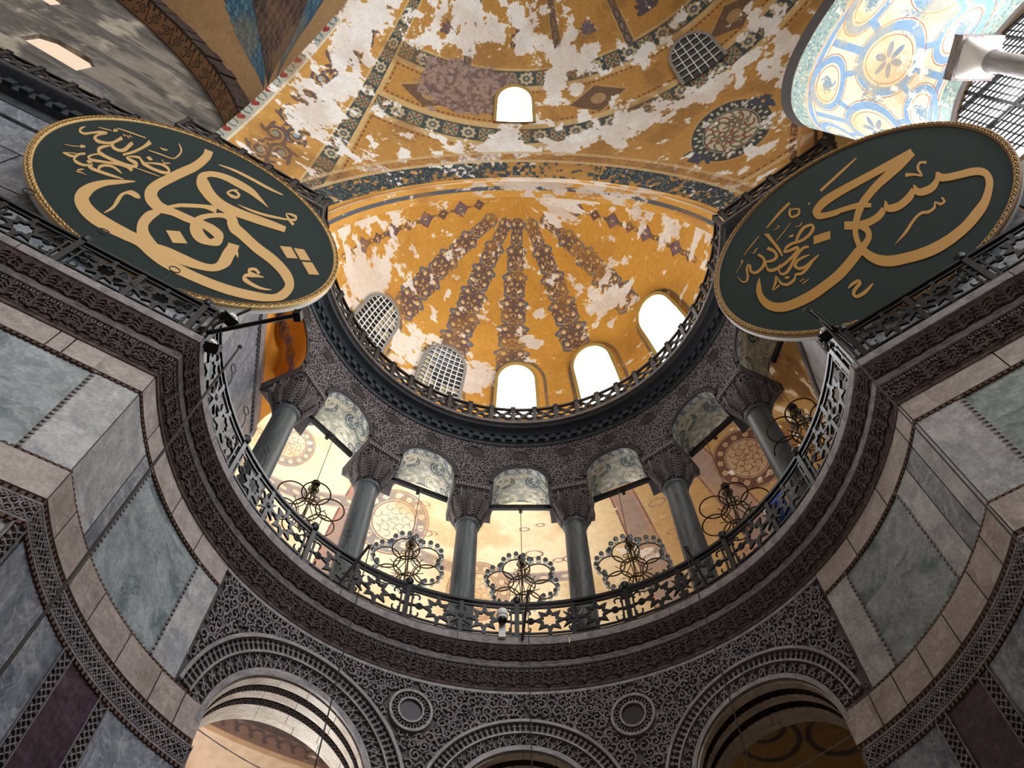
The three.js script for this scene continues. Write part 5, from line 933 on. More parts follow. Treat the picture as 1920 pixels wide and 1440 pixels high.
// ---------------------------------------------------------------- the nave behind the camera: floor, walls, ceiling, its windows
{
  struct(obj('floor', block(-34, 34, -0.4, 0, -30, 46, 1, 1, 1, 0.15), M.floor));
  struct(obj('wall_back', block(-34, 34, 0, 62, 44, 46, 1, 1, 1, 0.15), M.plain)); struct(obj('wall_left', block(-36, -34, 0, 62, -30, 46, 1, 1, 1, 0.15), M.plain)); struct(obj('wall_right', block(34, 36, 0, 62, -30, 46, 1, 1, 1, 0.15), M.plain)); struct(obj('wall_front', block(-34, 34, 0, 62, -32, -30, 1, 1, 1, 0.15), M.plain));
  struct(obj('ceiling_nave', block(-34, 34, 60, 62, -30, 46, 1, 1, 1, 0.15), M.naveGold));
  let i = 17;
  for (const [y, n, w, h] of [[27, 5, 1.6, 4.2], [36, 5, 1.6, 4.2]]) for (let k = 0; k < n; k++) {
    const x = -17 + k * 7, g = struct(grp('window_' + i++)); g.position.set(x, y, 43.9); g.rotation.y = Math.PI;
    obj('window_pane', clean(new THREE.ShapeGeometry(winShape(w, h)).translate(0, 0, 0.02)), M.glow, g); const fr = winShape(w + 0.25, h + 0.25); fr.holes.push(new THREE.Path(winShape(w, h).getPoints(4).reverse())); obj('window_frame', clean(new THREE.ExtrudeGeometry(fr, { depth: 0.15, bevelEnabled: false })), M.white, g);
  }
  for (const y of [29, 38]) areaLight([2, y, 43.2], [-3, 13, 0], 12, 4, DAY.nave * 0.22, COOL);
  areaLight([33.2, 30, 33], [-4, 12, 0], 16, 5, DAY.nave * 2.9, COOL);
  for (let k = 0; k < 4; k++) { const g = struct(grp('window_' + i++)); g.position.set(33.9, 27, 26 + k * 5); g.rotation.y = -Math.PI / 2; obj('window_pane', clean(new THREE.ShapeGeometry(winShape(1.8, 5.5)).translate(0, 0, 0.02)), M.glow, g); }
  areaLight([8, 47, 42.8], [-2, 34, 3], 16, 3.4, DAY.ring, DAYLIGHT);
  for (let k = 0; k < 5; k++) { const g = struct(grp('window_' + i++)); g.position.set(0 + k * 4, 45.4, 43.9); g.rotation.y = Math.PI; obj('window_pane', clean(new THREE.ShapeGeometry(winShape(1.1, 3)).translate(0, 0, 0.02)), M.glow, g); }
  // windows high on the far side, the ring below the main dome
  for (let k = 0; k < 5; k++) { const z = 10 + k * 6, g = struct(grp('window_' + i++)); g.position.set(-33.9, 30, z); g.rotation.y = Math.PI / 2; obj('window_pane', clean(new THREE.ShapeGeometry(winShape(1.6, 4.2)).translate(0, 0, 0.02)), M.glow, g); }
  areaLight([-33.4, 32, 22], [0, 14, 0], 18, 4, DAY.side, COOL);
}

// ---------------------------------------------------------------- the two roundels
function roundel(name, c, az, tilt, r, label, strokes, rimMat, carveMat) {
  const g = grp(name); tag(g, label, 'roundel');
  g.position.set(...c); g.rotation.order = 'YXZ'; g.rotation.y = az * RAD; g.rotation.x = tilt * RAD;
  const disc = new THREE.CylinderGeometry(r - 0.1, r - 0.1, 0.06, 96); disc.rotateX(Math.PI / 2); disc.translate(0, 0, -0.05);
  obj('board', disc, M.discGreen, g);
  const rim = new THREE.LatheGeometry([[r - 0.16, -0.03], [r - 0.155, 0.0], [r - 0.13, 0.02], [r - 0.04, 0.02], [r - 0.01, 0.0], [r, -0.05]].map((p) => new THREE.Vector2(...p)), 128); rim.rotateX(Math.PI / 2);
  obj('gilt_rim', rim, rimMat, g);
  const side = new THREE.LatheGeometry([[r, -0.05], [r - 0.005, -0.17], [r - 0.2, -0.18], [0.01, -0.18]].map((p) => new THREE.Vector2(...p)), 96); side.rotateX(Math.PI / 2);
  obj('rim_side', side, M.rimSide, g);
  const k = new Carve((u, y, d) => [Math.cos(u) * (r - 0.085 + y), Math.sin(u) * (r - 0.085 + y), d], 0.016, 0.025);
  for (let i = 0; i < 96; i++) { const a = i / 96 * 6.2832; k.ribbon([[a - 0.02, -0.04], [a + 0.012, 0.0], [a - 0.02, 0.04]], 0.012, 0.012); k.ribbon([[a + 0.02, -0.04], [a + 0.045, 0.0], [a + 0.02, 0.04]], 0.01, 0.005); }
  stuff(obj('rim_carving', k.build(), carveMat, g));
  strokes(g, r);
  return g;
}

// gilded lettering of the roundels: brush strokes in metres on the board, left and right edge of the pen in turn
let strokeNo = 0;
function brush(g, e) {
  const n = e.length / 4, at = (k, s) => { k = Math.max(0, Math.min(n - 1, k)); return [e[k * 4 + s], e[k * 4 + s + 1]]; };
  const side = (s) => { const o = []; for (let i = 0; i < n - 1; i++) for (let j = 0; j < 5; j++) { const t = j / 5, P = [at(i - 1, s), at(i, s), at(i + 1, s), at(i + 2, s)], c = (q) => 0.5 * (2 * P[1][q] + (P[2][q] - P[0][q]) * t + (2 * P[0][q] - 5 * P[1][q] + 4 * P[2][q] - P[3][q]) * t * t + (3 * P[1][q] - P[0][q] - 3 * P[2][q] + P[3][q]) * t * t * t); o.push([c(0), c(1)]); } o.push(at(n - 1, s)); return o; };
  const a = side(0), b = side(2), p = [], z0 = -0.021, z1 = -0.009 + (strokeNo++ % 40) * 0.0002;
  for (let i = 0; i < a.length - 1; i++) {
    const e1 = z1 + i * 0.00003, e2 = e1 + 0.00003, q = [[...a[i], e1], [...b[i], e1], [...b[i + 1], e2], [...a[i + 1], e2]], f = q.map(([x, y]) => [x, y, z0]);
    for (const [k, l, m] of [[q[0], q[1], q[2]], [q[0], q[2], q[3]], [f[0], q[0], q[3]], [f[0], q[3], f[3]], [q[1], f[1], f[2]], [q[1], f[2], q[2]]]) p.push(...k, ...l, ...m);
  }
  const h = new THREE.BufferGeometry(); h.setAttribute('position', new THREE.Float32BufferAttribute(p, 3)); h.setAttribute('uv', new THREE.Float32BufferAttribute(new Float32Array(p.length / 3 * 2), 2)); h.computeVertexNormals();
  obj('letter_stroke', h, g.position.x < 0 ? M.letter : M.letterRight, g);
}
function lozenge(g, e) { const s = new THREE.Shape(); for (let i = 0; i < e.length; i += 2) i ? s.lineTo(e[i], e[i + 1]) : s.moveTo(e[i], e[i + 1]); s.closePath(); const h = clean(new THREE.ExtrudeGeometry(s, { depth: 0.013, bevelEnabled: false })); h.translate(0, 0, -0.021); obj('letter_dot', h, g.position.x < 0 ? M.letter : M.letterRight, g); }
function lettersLeft(g) {
  brush(g, [-1.36, -.35, -1.34, -.38, -1.57, -.61, -1.49, -.76, -1.75, -.92, -1.63, -1.10, -1.87, -1.30, -1.67, -1.49, -1.88, -1.73, -1.60, -1.87, -1.74, -2.12, -1.63, -1.80, -1.48, -2.40, -1.49, -1.96, -1.17, -2.55, -1.25, -2.08, -.83, -2.57, -.93, -2.13, -.50, -2.54, -.59, -2.14, -.26, -2.52, -.32, -2.14, .03, -2.65, -.01, -2.25, .33, -2.74, .29, -2.40, .64, -2.75, .58, -2.40, 1.03, -2.71, .97, -2.38, 1.44, -2.64, 1.37, -2.31, 1.83, -2.51, 1.76, -2.18, 2.23, -2.29, 2.15, -1.98, 2.53, -2.01, 2.44, -1.78, 2.72, -1.68, 2.54, -1.50, 2.74, -1.13, 2.55, -1.21, 2.56, -.71, 2.45, -1.05, 2.27, -.44, 2.23, -.85, 1.93, -.27, 1.93, -.70, 1.54, -.16, 1.54, -.59, 1.11, .05, 1.11, -.39, .91, .15, .87, -.31, .75, .38, .69, -.06, .58, .39, .63, .07, .43, .23, .50, .04, .25, -.05, .33, -.22, .13, -.36, .25, -.50, .11, -.73, .29, -.67, .26, -1.13, .37, -.75, .51, -1.34, .50, -.91, .74, -1.25, .67, -1.00, .91, -1.02, .72, -.82, .80, -.56, .74, -.87, .53, -.42, .56, -.79, .30, -.45, .34, -.75, .16, -.46, .19, -.71]);
  brush(g, [.05, -2.59, -.10, -2.16, .28, -2.42, .18, -2.05, .59, -2.39, .50, -2.01, .90, -2.26, .83, -1.97, 1.12, -2.12, 1.03, -1.88, 1.26, -1.93, 1.11, -1.72, 1.35, -1.57, 1.09, -1.46, 1.31, -1.21, 1.05, -1.19, 1.27, -.86, 1.03, -.86, 1.23, -.66, 1.00, -.77]);
  brush(g, [1.19, -1.08, 1.18, -.80, 1.29, -1.05, 1.31, -.93, 1.37, -1.14, 1.38, -1.13]);
  brush(g, [-.52, -.84, -.45, -.93, -.66, -1.18, -.46, -1.35, -.64, -1.62, -.43, -1.64, -.52, -1.99, -.37, -1.79, -.32, -2.31, -.26, -1.93, -.05, -2.52, -.07, -2.08, .19, -2.53, .15, -2.21]);
  brush(g, [-1.02, 2.67, -.82, 2.75, -.94, 2.37, -.72, 2.28, -.92, 1.73, -.70, 1.50, -1.00, 1.11, -.78, .85, -1.07, .48, -.85, .24, -1.11, -.01, -.88, -.19, -1.07, -.47, -.83, -.41, -.89, -.85, -.80, -.46, -.67, -1.02, -.71, -.55, -.49, -1.03, -.59, -.62, -.27, -.90, -.35, -.59, .00, -.86, -.07, -.55, .21, -.80, .15, -.52, .35, -.76, .31, -.54]);
  brush(g, [-.48, -.70, -.50, -.66, -.32, -.49, -.39, -.36, -.29, -.42, -.35, -.28, -.10, -.18, -.16, -.02, .10, .04, .04, .21, .35, .10, .25, .44]);
  brush(g, [1.13, 1.61, 1.13, 1.59, .83, 1.87, .83, 1.68, .54, 2.07, .56, 1.74, .17, 2.11, .23, 1.73, -.13, 2.05, -.06, 1.72, -.38, 1.89, -.29, 1.62, -.53, 1.68, -.41, 1.45, -.60, 1.31, -.38, 1.31, -.44, .83, -.33, 1.28, -.15, .53, -.13, 1.04, .14, .36, .10, .86, .46, .31, .38, .79, .84, .46, .76, .86, 1.22, .61, 1.15, 1.00, 1.54, .76, 1.48, 1.11, 1.82, .89, 1.77, 1.18]);
  brush(g, [-.47, 2.27, -.48, 2.32, -.10, 2.38, -.13, 2.51, .34, 2.43, .31, 2.58, .80, 2.45, .78, 2.60, 1.19, 2.56, 1.19, 2.63]);
  brush(g, [.29, 1.63, .31, 1.59, .19, 1.48, .23, 1.41, .16, 1.22, .20, 1.27, .31, 1.11, .28, 1.26, .44, 1.20, .40, 1.31, .44, 1.44, .39, 1.36, .32, 1.55, .33, 1.44, .23, 1.53, .25, 1.44]);
  brush(g, [.55, .96, .55, .98, .89, .98, .87, 1.09, 1.18, 1.10, 1.15, 1.22, 1.45, 1.29, 1.42, 1.40, 1.70, 1.51, 1.68, 1.59, 1.86, 1.70, 1.81, 1.79, 1.81, 1.95, 1.80, 1.82, 1.66, 1.93, 1.68, 1.82, 1.56, 1.77, 1.59, 1.77, 1.68, 1.55, 1.70, 1.67, 1.87, 1.38, 1.89, 1.52]);
  brush(g, [1.96, -1.24, 1.95, -1.35, 1.81, -1.16, 1.83, -1.28, 1.70, -1.33, 1.77, -1.37, 1.81, -1.55, 1.80, -1.38, 1.96, -1.47, 1.94, -1.36, 2.08, -1.35, 2.07, -1.32]);
  brush(g, [1.90, -1.41, 1.93, -1.51, 1.72, -1.56, 1.78, -1.66, 1.76, -1.83, 1.79, -1.69, 1.97, -1.88, 1.96, -1.74, 2.18, -1.83, 2.16, -1.73, 2.37, -1.66, 2.37, -1.63]);
  brush(g, [-.98, -.88, -.98, -.89, -1.08, -.77, -1.04, -.97, -1.23, -.77, -1.16, -.97, -1.29, -.94, -1.24, -1.02, -1.31, -1.13, -1.24, -1.16, -1.27, -1.37, -1.19, -1.39, -1.20, -1.67, -1.14, -1.71, -1.19, -2.02, -1.17, -2.03]);
  brush(g, [-3.05, .69, -3.03, .67, -3.07, .51, -3.02, .48, -2.98, .32, -2.99, .42, -2.87, .34, -2.92, .43, -2.81, .54, -2.85, .62, -2.72, .75, -2.78, .84, -2.65, .91, -2.67, .96]);
  brush(g, [-2.67, .93, -2.63, .87, -2.74, .69, -2.69, .63, -2.72, .43, -2.68, .49, -2.57, .30, -2.61, .45, -2.44, .42, -2.49, .53, -2.36, .57, -2.42, .68, -2.34, .78, -2.41, .86, -2.33, 1.01, -2.42, 1.10]);
  brush(g, [-2.38, .53, -2.37, .65, -2.26, .39, -2.28, .53, -2.13, .41, -2.18, .54, -2.05, .57, -2.14, .67, -2.08, .89, -2.17, .95, -2.10, 1.06, -2.18, 1.12]);
  brush(g, [-1.99, 1.61, -1.87, 1.51, -1.95, 1.22, -1.88, 1.15, -1.97, .78, -1.91, .70, -2.04, .42, -1.99, .35]);
  brush(g, [-2.35, .51, -2.33, .47, -2.44, .33, -2.38, .25, -2.45, .10, -2.38, .08, -2.32, -.11, -2.34, .04, -2.13, -.12, -2.17, .02, -1.89, -.07, -1.94, .07, -1.70, .02, -1.75, .15, -1.59, .18, -1.65, .27, -1.68, .40, -1.66, .26, -1.83, .41, -1.80, .26, -1.89, .39, -1.92, .33, -1.87, .46, -1.90, .51, -1.74, .57, -1.78, .68, -1.66, .50, -1.67, .61, -1.54, .40, -1.56, .56, -1.31, .42, -1.35, .55, -1.11, .51, -1.16, .64, -1.05, .72, -1.11, .73, -1.19, .92, -1.18, .79, -1.36, .89, -1.32, .79, -1.51, .69, -1.49, .63, -1.58, .55, -1.57, .51]);
  brush(g, [-2.30, -.02, -2.27, -.07, -2.38, -.19, -2.35, -.24, -2.40, -.41, -2.35, -.41, -2.27, -.52, -2.31, -.41, -2.08, -.34, -2.12, -.24, -1.88, -.15, -1.92, -.04, -1.71, -.06, -1.74, .07, -1.58, -.11, -1.60, .04]);
  brush(g, [-2.50, -.32, -2.45, -.39, -2.56, -.49, -2.51, -.54, -2.52, -.76, -2.48, -.74, -2.40, -.89, -2.43, -.77, -2.26, -.85, -2.30, -.76, -2.15, -.66, -2.18, -.60]);
  brush(g, [-2.74, -.77, -2.75, -.73, -2.64, -.79, -2.68, -.69, -2.54, -.73, -2.58, -.65, -2.54, -.51, -2.55, -.56, -2.64, -.58, -2.63, -.61, -2.73, -.71, -2.72, -.73]);
  brush(g, [-2.19, -.79, -2.21, -.66, -2.09, -.83, -2.13, -.70, -1.93, -.78, -1.97, -.66, -1.75, -.70, -1.79, -.59, -1.53, -.54, -1.54, -.51]);
  brush(g, [-1.97, -.71, -2.00, -.74, -2.02, -.58, -2.09, -.53, -1.99, -.43, -2.04, -.34, -1.88, -.34, -1.91, -.24, -1.74, -.37, -1.75, -.28, -1.66, -.38, -1.66, -.36]);
  brush(g, [-2.87, .93, -2.88, .95, -2.75, 1.01, -2.77, 1.05, -2.64, 1.10, -2.65, 1.13]);
  brush(g, [-2.61, 1.10, -2.67, 1.23, -2.56, 1.22, -2.59, 1.29]);
  brush(g, [-2.64, 1.32, -2.65, 1.35, -2.44, 1.41, -2.46, 1.47, -2.06, 1.59, -2.08, 1.64]);
  brush(g, [-2.88, -.44, -2.89, -.43, -2.75, -.33, -2.76, -.30, -2.67, -.20, -2.68, -.18]);
  brush(g, [-2.65, -.24, -2.71, -.13, -2.60, -.14, -2.64, -.06]);
  brush(g, [-1.78, 1.13, -1.79, 1.16, -1.53, 1.23, -1.55, 1.29, -1.28, 1.36, -1.30, 1.40, -1.25, 1.67, -1.29, 1.69, -1.32, 1.99, -1.35, 1.95, -1.51, 2.23, -1.51, 2.19]);
  brush(g, [-1.58, .13, -1.59, .16, -1.35, .21, -1.36, .26, -1.12, .31, -1.12, .34]);
  brush(g, [-2.43, 1.19, -2.44, 1.24, -2.37, 1.17, -2.39, 1.22, -2.38, 1.26, -2.40, 1.28]);
  brush(g, [-2.36, 1.23, -2.37, 1.28, -2.28, 1.19, -2.31, 1.24, -2.32, 1.30, -2.34, 1.34, -2.25, 1.26, -2.26, 1.31]);
  brush(g, [-1.69, 1.54, -1.70, 1.56, -1.60, 1.50, -1.62, 1.58, -1.52, 1.59, -1.54, 1.65]);
  brush(g, [-1.41, 1.05, -1.41, 1.09, -1.31, .94, -1.33, 1.00, -1.26, 1.02, -1.28, 1.07, -1.22, 1.10, -1.23, 1.13]);
  brush(g, [-2.20, -.93, -2.18, -.97, -2.25, -1.04, -2.22, -1.07, -2.22, -1.17, -2.22, -1.12, -2.15, -1.13, -2.16, -1.09, -2.05, -1.11, -2.06, -1.09]);
  lozenge(g, [-.11, -1.52, .10, -1.30, .40, -1.58, .18, -1.82]);
  lozenge(g, [1.93, .20, 2.16, .42, 2.44, .09, 2.23, -.12]);
  lozenge(g, [2.22, .44, 2.44, .62, 2.72, .30, 2.51, .10]);
  lozenge(g, [2.56, .05, 2.77, .26, 3.07, -.09, 2.86, -.30]);
  lozenge(g, [-1.68, .81, -1.64, .93, -1.53, .86, -1.57, .75]);
  lozenge(g, [-2.33, -.58, -2.31, -.50, -2.20, -.55, -2.26, -.65]);
}
function lettersRight(g) {
  brush(g, [-2.25, .20, -2.24, .18, -2.41, -.03, -2.33, -.13, -2.53, -.36, -2.40, -.41, -2.56, -.83, -2.39, -.75, -2.46, -1.21, -2.31, -.98, -2.25, -1.47, -2.15, -1.16, -1.97, -1.60, -1.91, -1.26, -1.62, -1.67, -1.58, -1.31, -1.25, -1.64, -1.23, -1.29, -.91, -1.58, -.91, -1.23, -.60, -1.44, -.61, -1.10, -.27, -1.25, -.28, -.92, -.08, -1.10, -.10, -.87, .12, -.92, .06, -.77, .25, -.59, .12, -.60, .23, -.26, .10, -.35]);
  brush(g, [2.20, 1.18, 2.12, .90, 1.69, 1.28, 1.61, .95, 1.35, 1.35, 1.27, 1.03, 1.00, 1.43, .92, 1.10, .51, 1.54, .45, 1.18, .13, 1.58, .09, 1.19, -.14, 1.47, -.13, 1.13, -.31, 1.28, -.21, 1.07, -.35, .93, -.22, 1.12, -.19, .73, -.11, .95, .06, .55, .13, .77, .01, .62, .06, .82, .30, .44, .37, .64, .50, .25, .59, .45, .62, .07, .69, .19]);
  brush(g, [2.17, 1.15, 2.13, .86, 1.80, 1.06, 1.74, .69, 1.50, .98, 1.45, .61, 1.14, .86, 1.11, .53, .80, .69, .79, .39, .51, .49, .54, .22, .25, .17, .31, -.02, .05, -.15, .12, -.28, -.10, -.48, -.01, -.55, -.20, -.81, -.09, -.83, -.26, -1.13, -.11, -1.09, -.27, -1.52, -.09, -1.38, -.20, -1.87, -.02, -1.62, -.04, -2.13, .11, -1.82, .18, -2.29, .30, -1.97, .42, -2.44, .54, -2.11, .70, -2.54, .79, -2.19, 1.02, -2.54, 1.09, -2.21, 1.39, -2.46, 1.43, -2.15, 1.75, -2.29, 1.77, -1.98, 2.04, -2.07, 2.03, -1.83, 2.34, -1.72, 2.29, -1.56, 2.52, -1.42, 2.41, -1.36, 2.60, -1.06, 2.45, -1.20, 2.51, -.80, 2.38, -1.03, 2.30, -.62, 2.19, -.86, 2.13, -.47, 2.01, -.70, 2.07, -.35, 1.91, -.53, 2.07, -.23, 1.98, -.25]);
  brush(g, [2.04, -.17, 2.06, -.21, 1.90, -.36, 1.93, -.50, 1.74, -.44, 1.70, -.71, 1.61, -.40, 1.50, -.67, 1.55, -.34, 1.40, -.46, 1.56, -.12, 1.54, -.11]);
  brush(g, [1.47, -.17, 1.47, -.34, 1.28, -.28, 1.27, -.55, 1.06, -.34, 1.00, -.62, .92, -.26, .81, -.52, .89, -.26, .76, -.28, .93, -.03, .91, -.02]);
  brush(g, [.77, -.14, .78, -.35, .60, -.23, .58, -.50, .41, -.23, .34, -.51, .24, -.12, .12, -.42, .10, .07, -.03, -.21, .01, .20, -.12, -.07]);
  brush(g, [1.34, 2.26, 1.34, 2.20, .84, 2.15, .83, 2.03, .20, 1.97, .19, 1.84]);
  brush(g, [-.19, 1.78, -.19, 1.68, -.25, 1.70, -.25, 1.68]);
  brush(g, [-.51, 2.34, -.51, 2.22, -.89, 2.20, -.88, 2.08, -1.34, 1.93, -1.34, 1.87]);
  brush(g, [2.14, .40, 2.08, .30, 2.05, .53, 2.03, .43, 1.90, .40, 1.93, .34, 1.83, .16, 1.88, .15, 1.83, .05, 1.80, -.02, 1.77, .26, 1.73, .18, 1.67, .47, 1.60, .33]);
  brush(g, [1.63, -1.06, 1.67, -1.06, 1.60, -1.19, 1.62, -1.25, 1.54, -1.18, 1.50, -1.27, 1.50, -1.04, 1.48, -1.13, 1.40, -1.17, 1.39, -1.26, 1.27, -1.18, 1.23, -1.28, 1.17, -1.08, 1.14, -1.18, .96, -1.14, .96, -1.23, .67, -1.34, .67, -1.43, .49, -1.45, .48, -1.51, .32, -1.55, .32, -1.56]);
  brush(g, [-.59, 2.07, -.58, 2.03, -.73, 1.87, -.68, 1.82, -.74, 1.60, -.70, 1.69, -.58, 1.53, -.58, 1.64, -.45, 1.75, -.50, 1.74, -.54, 1.94, -.56, 1.88, -.63, 1.95, -.64, 1.91]);
  brush(g, [-1.49, 1.73, -1.47, 1.74, -1.49, 1.52, -1.41, 1.55, -1.49, 1.12, -1.42, 1.13, -1.51, .75, -1.44, .75, -1.53, .42, -1.50, .42]);
  brush(g, [-1.45, 1.62, -1.41, 1.66, -1.41, 1.49, -1.39, 1.51]);
  brush(g, [-1.07, .55, -1.09, .61, -.93, .72, -.95, .82, -.71, .87, -.71, 1.00, -.56, .81, -.52, .90, -.58, .74, -.54, .66, -.73, .61, -.72, .49, -.93, .58, -.95, .46, -1.15, .70, -1.17, .59, -1.32, .69, -1.32, .58, -1.44, .51, -1.37, .56, -1.30, .38, -1.28, .50, -1.15, .33, -1.10, .43, -1.17, .32, -1.16, .21, -1.36, .23, -1.36, .11, -1.61, .16, -1.62, .04, -1.82, .19, -1.85, .05, -1.93, .28, -1.99, .21, -1.93, .44, -1.96, .46, -1.87, .64, -1.88, .65]);
  brush(g, [-1.69, 1.05, -1.62, 1.13, -1.62, .80, -1.55, .84, -1.64, .61, -1.59, .52, -1.73, .56, -1.75, .44, -1.89, .66, -1.91, .59]);
  brush(g, [-1.95, 1.07, -1.89, 1.11, -1.91, .83, -1.85, .84, -1.95, .66, -1.90, .57, -2.08, .54, -2.07, .42, -2.22, .53, -2.25, .41, -2.27, .65, -2.33, .64, -2.21, .88, -2.26, .90, -2.26, .99, -2.25, .94, -2.37, .84, -2.33, .78, -2.45, .57, -2.41, .52, -2.53, .43, -2.52, .35, -2.60, .48, -2.63, .45, -2.63, .79, -2.64, .78]);
  brush(g, [-.92, .18, -.95, .09, -1.02, .28, -1.04, .16, -1.22, .21, -1.21, .09, -1.40, .07, -1.38, -.04, -1.55, -.08, -1.53, -.19, -1.70, -.18, -1.70, -.30, -1.78, -.14, -1.82, -.21, -1.77, -.00, -1.80, .03, -1.67, .22, -1.68, .23]);
  brush(g, [-1.04, -.14, -1.05, -.17, -1.17, -.05, -1.18, -.14, -1.35, -.04, -1.34, -.14, -1.48, -.20, -1.42, -.23, -1.44, -.44, -1.39, -.35, -1.28, -.51, -1.27, -.40, -1.08, -.46, -1.08, -.36, -.91, -.38, -.90, -.33]);
  brush(g, [-1.12, -.42, -1.11, -.48, -1.32, -.51, -1.32, -.62, -1.45, -.54, -1.47, -.65, -1.56, -.46, -1.57, -.56, -1.62, -.55, -1.60, -.60, -1.71, -.61, -1.71, -.72, -1.84, -.60, -1.87, -.70, -1.91, -.47, -1.96, -.52, -1.91, -.33, -1.95, -.33, -1.92, -.11, -1.92, -.18, -2.04, -.30, -2.01, -.38, -2.19, -.54, -2.17, -.52, -1.99, -.55, -1.99, -.48]);
  brush(g, [-1.61, 1.79, -1.61, 1.76, -1.88, 1.66, -1.87, 1.61, -2.20, 1.44, -2.20, 1.42]);
  brush(g, [-.84, 1.47, -.84, 1.45, -1.11, 1.30, -1.11, 1.26, -1.39, 1.14, -1.38, 1.12]);
  brush(g, [-2.32, 1.32, -2.28, 1.24, -2.39, 1.15, -2.38, 1.13, -2.61, .97, -2.61, .95]);
  brush(g, [-1.26, 1.61, -1.26, 1.63, -1.16, 1.58, -1.16, 1.62, -1.08, 1.62, -1.10, 1.64, -1.13, 1.74, -1.14, 1.71]);
  brush(g, [-.65, 1.21, -.64, 1.19, -.72, 1.13, -.72, 1.09, -.83, 1.19, -.83, 1.16]);
  brush(g, [-2.01, 1.35, -2.00, 1.37, -1.98, 1.23, -1.98, 1.27, -1.87, 1.30, -1.88, 1.35, -1.82, 1.30, -1.82, 1.34]);
  brush(g, [-1.60, -.85, -1.60, -.81, -1.51, -.83, -1.49, -.82, -1.59, -.97, -1.57, -.93, -1.42, -.94, -1.42, -.91]);
  brush(g, [-.97, -1.99, -.97, -1.96, -.85, -1.97, -.85, -1.87, -.72, -1.98, -.69, -1.89, -.73, -1.99, -.71, -2.07, -.91, -2.08, -.89, -2.18, -1.00, -2.24, -.94, -2.25, -.96, -2.40, -.93, -2.30, -.77, -2.42, -.77, -2.31, -.55, -2.29, -.55, -2.24]);
  lozenge(g, [-.69, .40, -.35, .20, -.48, -.07, -.82, .11]);
  lozenge(g, [-1.09, 1.00, -.99, .97, -1.02, .88, -1.11, .93]);
  lozenge(g, [-1.78, -.33, -1.70, -.41, -1.73, -.49, -1.81, -.43]);
}
roundel('wooden_roundel', [-7.56, 18.157, 2.668], 32.2, 6, 3.45, 'round dark green board with gold calligraphy and gilt rim, leaning from the left pier', lettersLeft, M.rimGold, M.goldDark);
roundel('wooden_roundel', [7.556, 17.915, 2.31], -38.7, 7, 3.4, 'round dark green board with gold calligraphy and bronze rim, leaning from the right pier', lettersRight, M.rimBronze, M.rimGold);

// ---------------------------------------------------------------- chandeliers in the gallery arches
const cupGeo = clean(new THREE.LatheGeometry([[0.001, -0.11], [0.03, -0.1], [0.05, -0.05], [0.055, 0.0], [0.065, 0.05]].map((p) => new THREE.Vector2(...p)), 10));
const capRing = clean(new THREE.SphereGeometry(0.052, 10, 6)); capRing.translate(0, 0.075, 0);
function chandelier(az, lobes, cups, label, turn) {
  const g = grp('chandelier'); tag(g, label, 'chandelier', 'gallery chandeliers');
  const a = az * RAD, r = 7.0; g.position.set(Math.sin(a) * r, 15.72, -Math.cos(a) * r); g.rotation.y = -a + turn;
  const up = [0, 1.04, 0];
  obj('ball', clean(new THREE.SphereGeometry(0.12, 20, 14)).translate(...up), M.ironGloss, g);
  obj('crown', join([clean(new THREE.LatheGeometry([[0.02, 0.93], [0.07, 0.9], [0.05, 0.84], [0.11, 0.78], [0.03, 0.74]].map((p) => new THREE.Vector2(...p)), 14)), clean(new THREE.TorusGeometry(0.13, 0.018, 6, 18).rotateX(Math.PI / 2).translate(0, 0.8, 0))]), M.brass, g);
  obj('hanging_wire', rod([0, 1.14, 0], [0, 3.38, 0], 0.011, 5), M.brassDark, g);
  obj('stem', rod([0, -0.75, 0], [0, 0.95, 0], 0.022, 8), M.brass, g);
  const ring = (R, x, y, z, t) => clean(new THREE.TorusGeometry(R, t, 6, 30).rotateX(Math.PI / 2).translate(x, y, z));
  obj('inner_ring', ring(0.36, 0, 0.0, 0, 0.02), M.brass, g); obj('inner_ring', ring(0.2, 0, -0.5, 0, 0.016), M.brass, g);
  for (let k = 0; k < lobes; k++) {
    const b = k / lobes * 6.2832, c = Math.cos(b), s = Math.sin(b), R = 0.36, D = 0.6;
    obj('lobe', ring(R, c * D, 0, s * D, 0.02), M.brass, g);
    obj('scroll_arm', tubeAlong([[0, 0.78, 0], [c * 0.12, 0.5, s * 0.12], [c * 0.1, 0.2, s * 0.1], [c * 0.34, 0, s * 0.34]], 0.014, 5), M.brass, g); obj('lower_arm', tubeAlong([[0, -0.7, 0], [c * 0.14, -0.5, s * 0.14], [c * 0.24, -0.2, s * 0.24], [c * 0.5, 0, s * 0.5]], 0.012, 5), M.brass, g); obj('scroll_ring', ring(0.06, c * 0.17, 0.42, s * 0.17, 0.012), M.brass, g);
    if (cups) for (let j = 0; j < 6; j++) {
      const t = b + (j - 2.5) * 0.5, x = c * D + Math.cos(t) * (R + 0.04), z = s * D + Math.sin(t) * (R + 0.04);
      const cup = obj('glass_cup', cupGeo, M.glass, g); cup.position.set(x, 0.08, z); cup.scale.setScalar(1.25); obj('cup_rim', capRing, M.ironGloss, cup);
    }
  }
  return g;
}
chandelier(-51.5, 6, 0, 'dark ring chandelier without glass cups in the arch beside the orange vault', 0.2);
chandelier(-26, 6, 1, 'brass lobed chandelier with glass cups before the pale painted roundel', 0.1);
chandelier(0, 6, 1, 'brass lobed chandelier with glass cups in the middle arch', 0.26);
chandelier(25.2, 6, 1, 'brass lobed chandelier with glass cups right of the middle arch', 0.5);
chandelier(50.5, 6, 0, 'dark ring chandelier in front of the brown painted roundel', 0.1);
chandelier(73.5, 6, 0, 'dark ring chandelier behind the right end of the railing', 0.3);

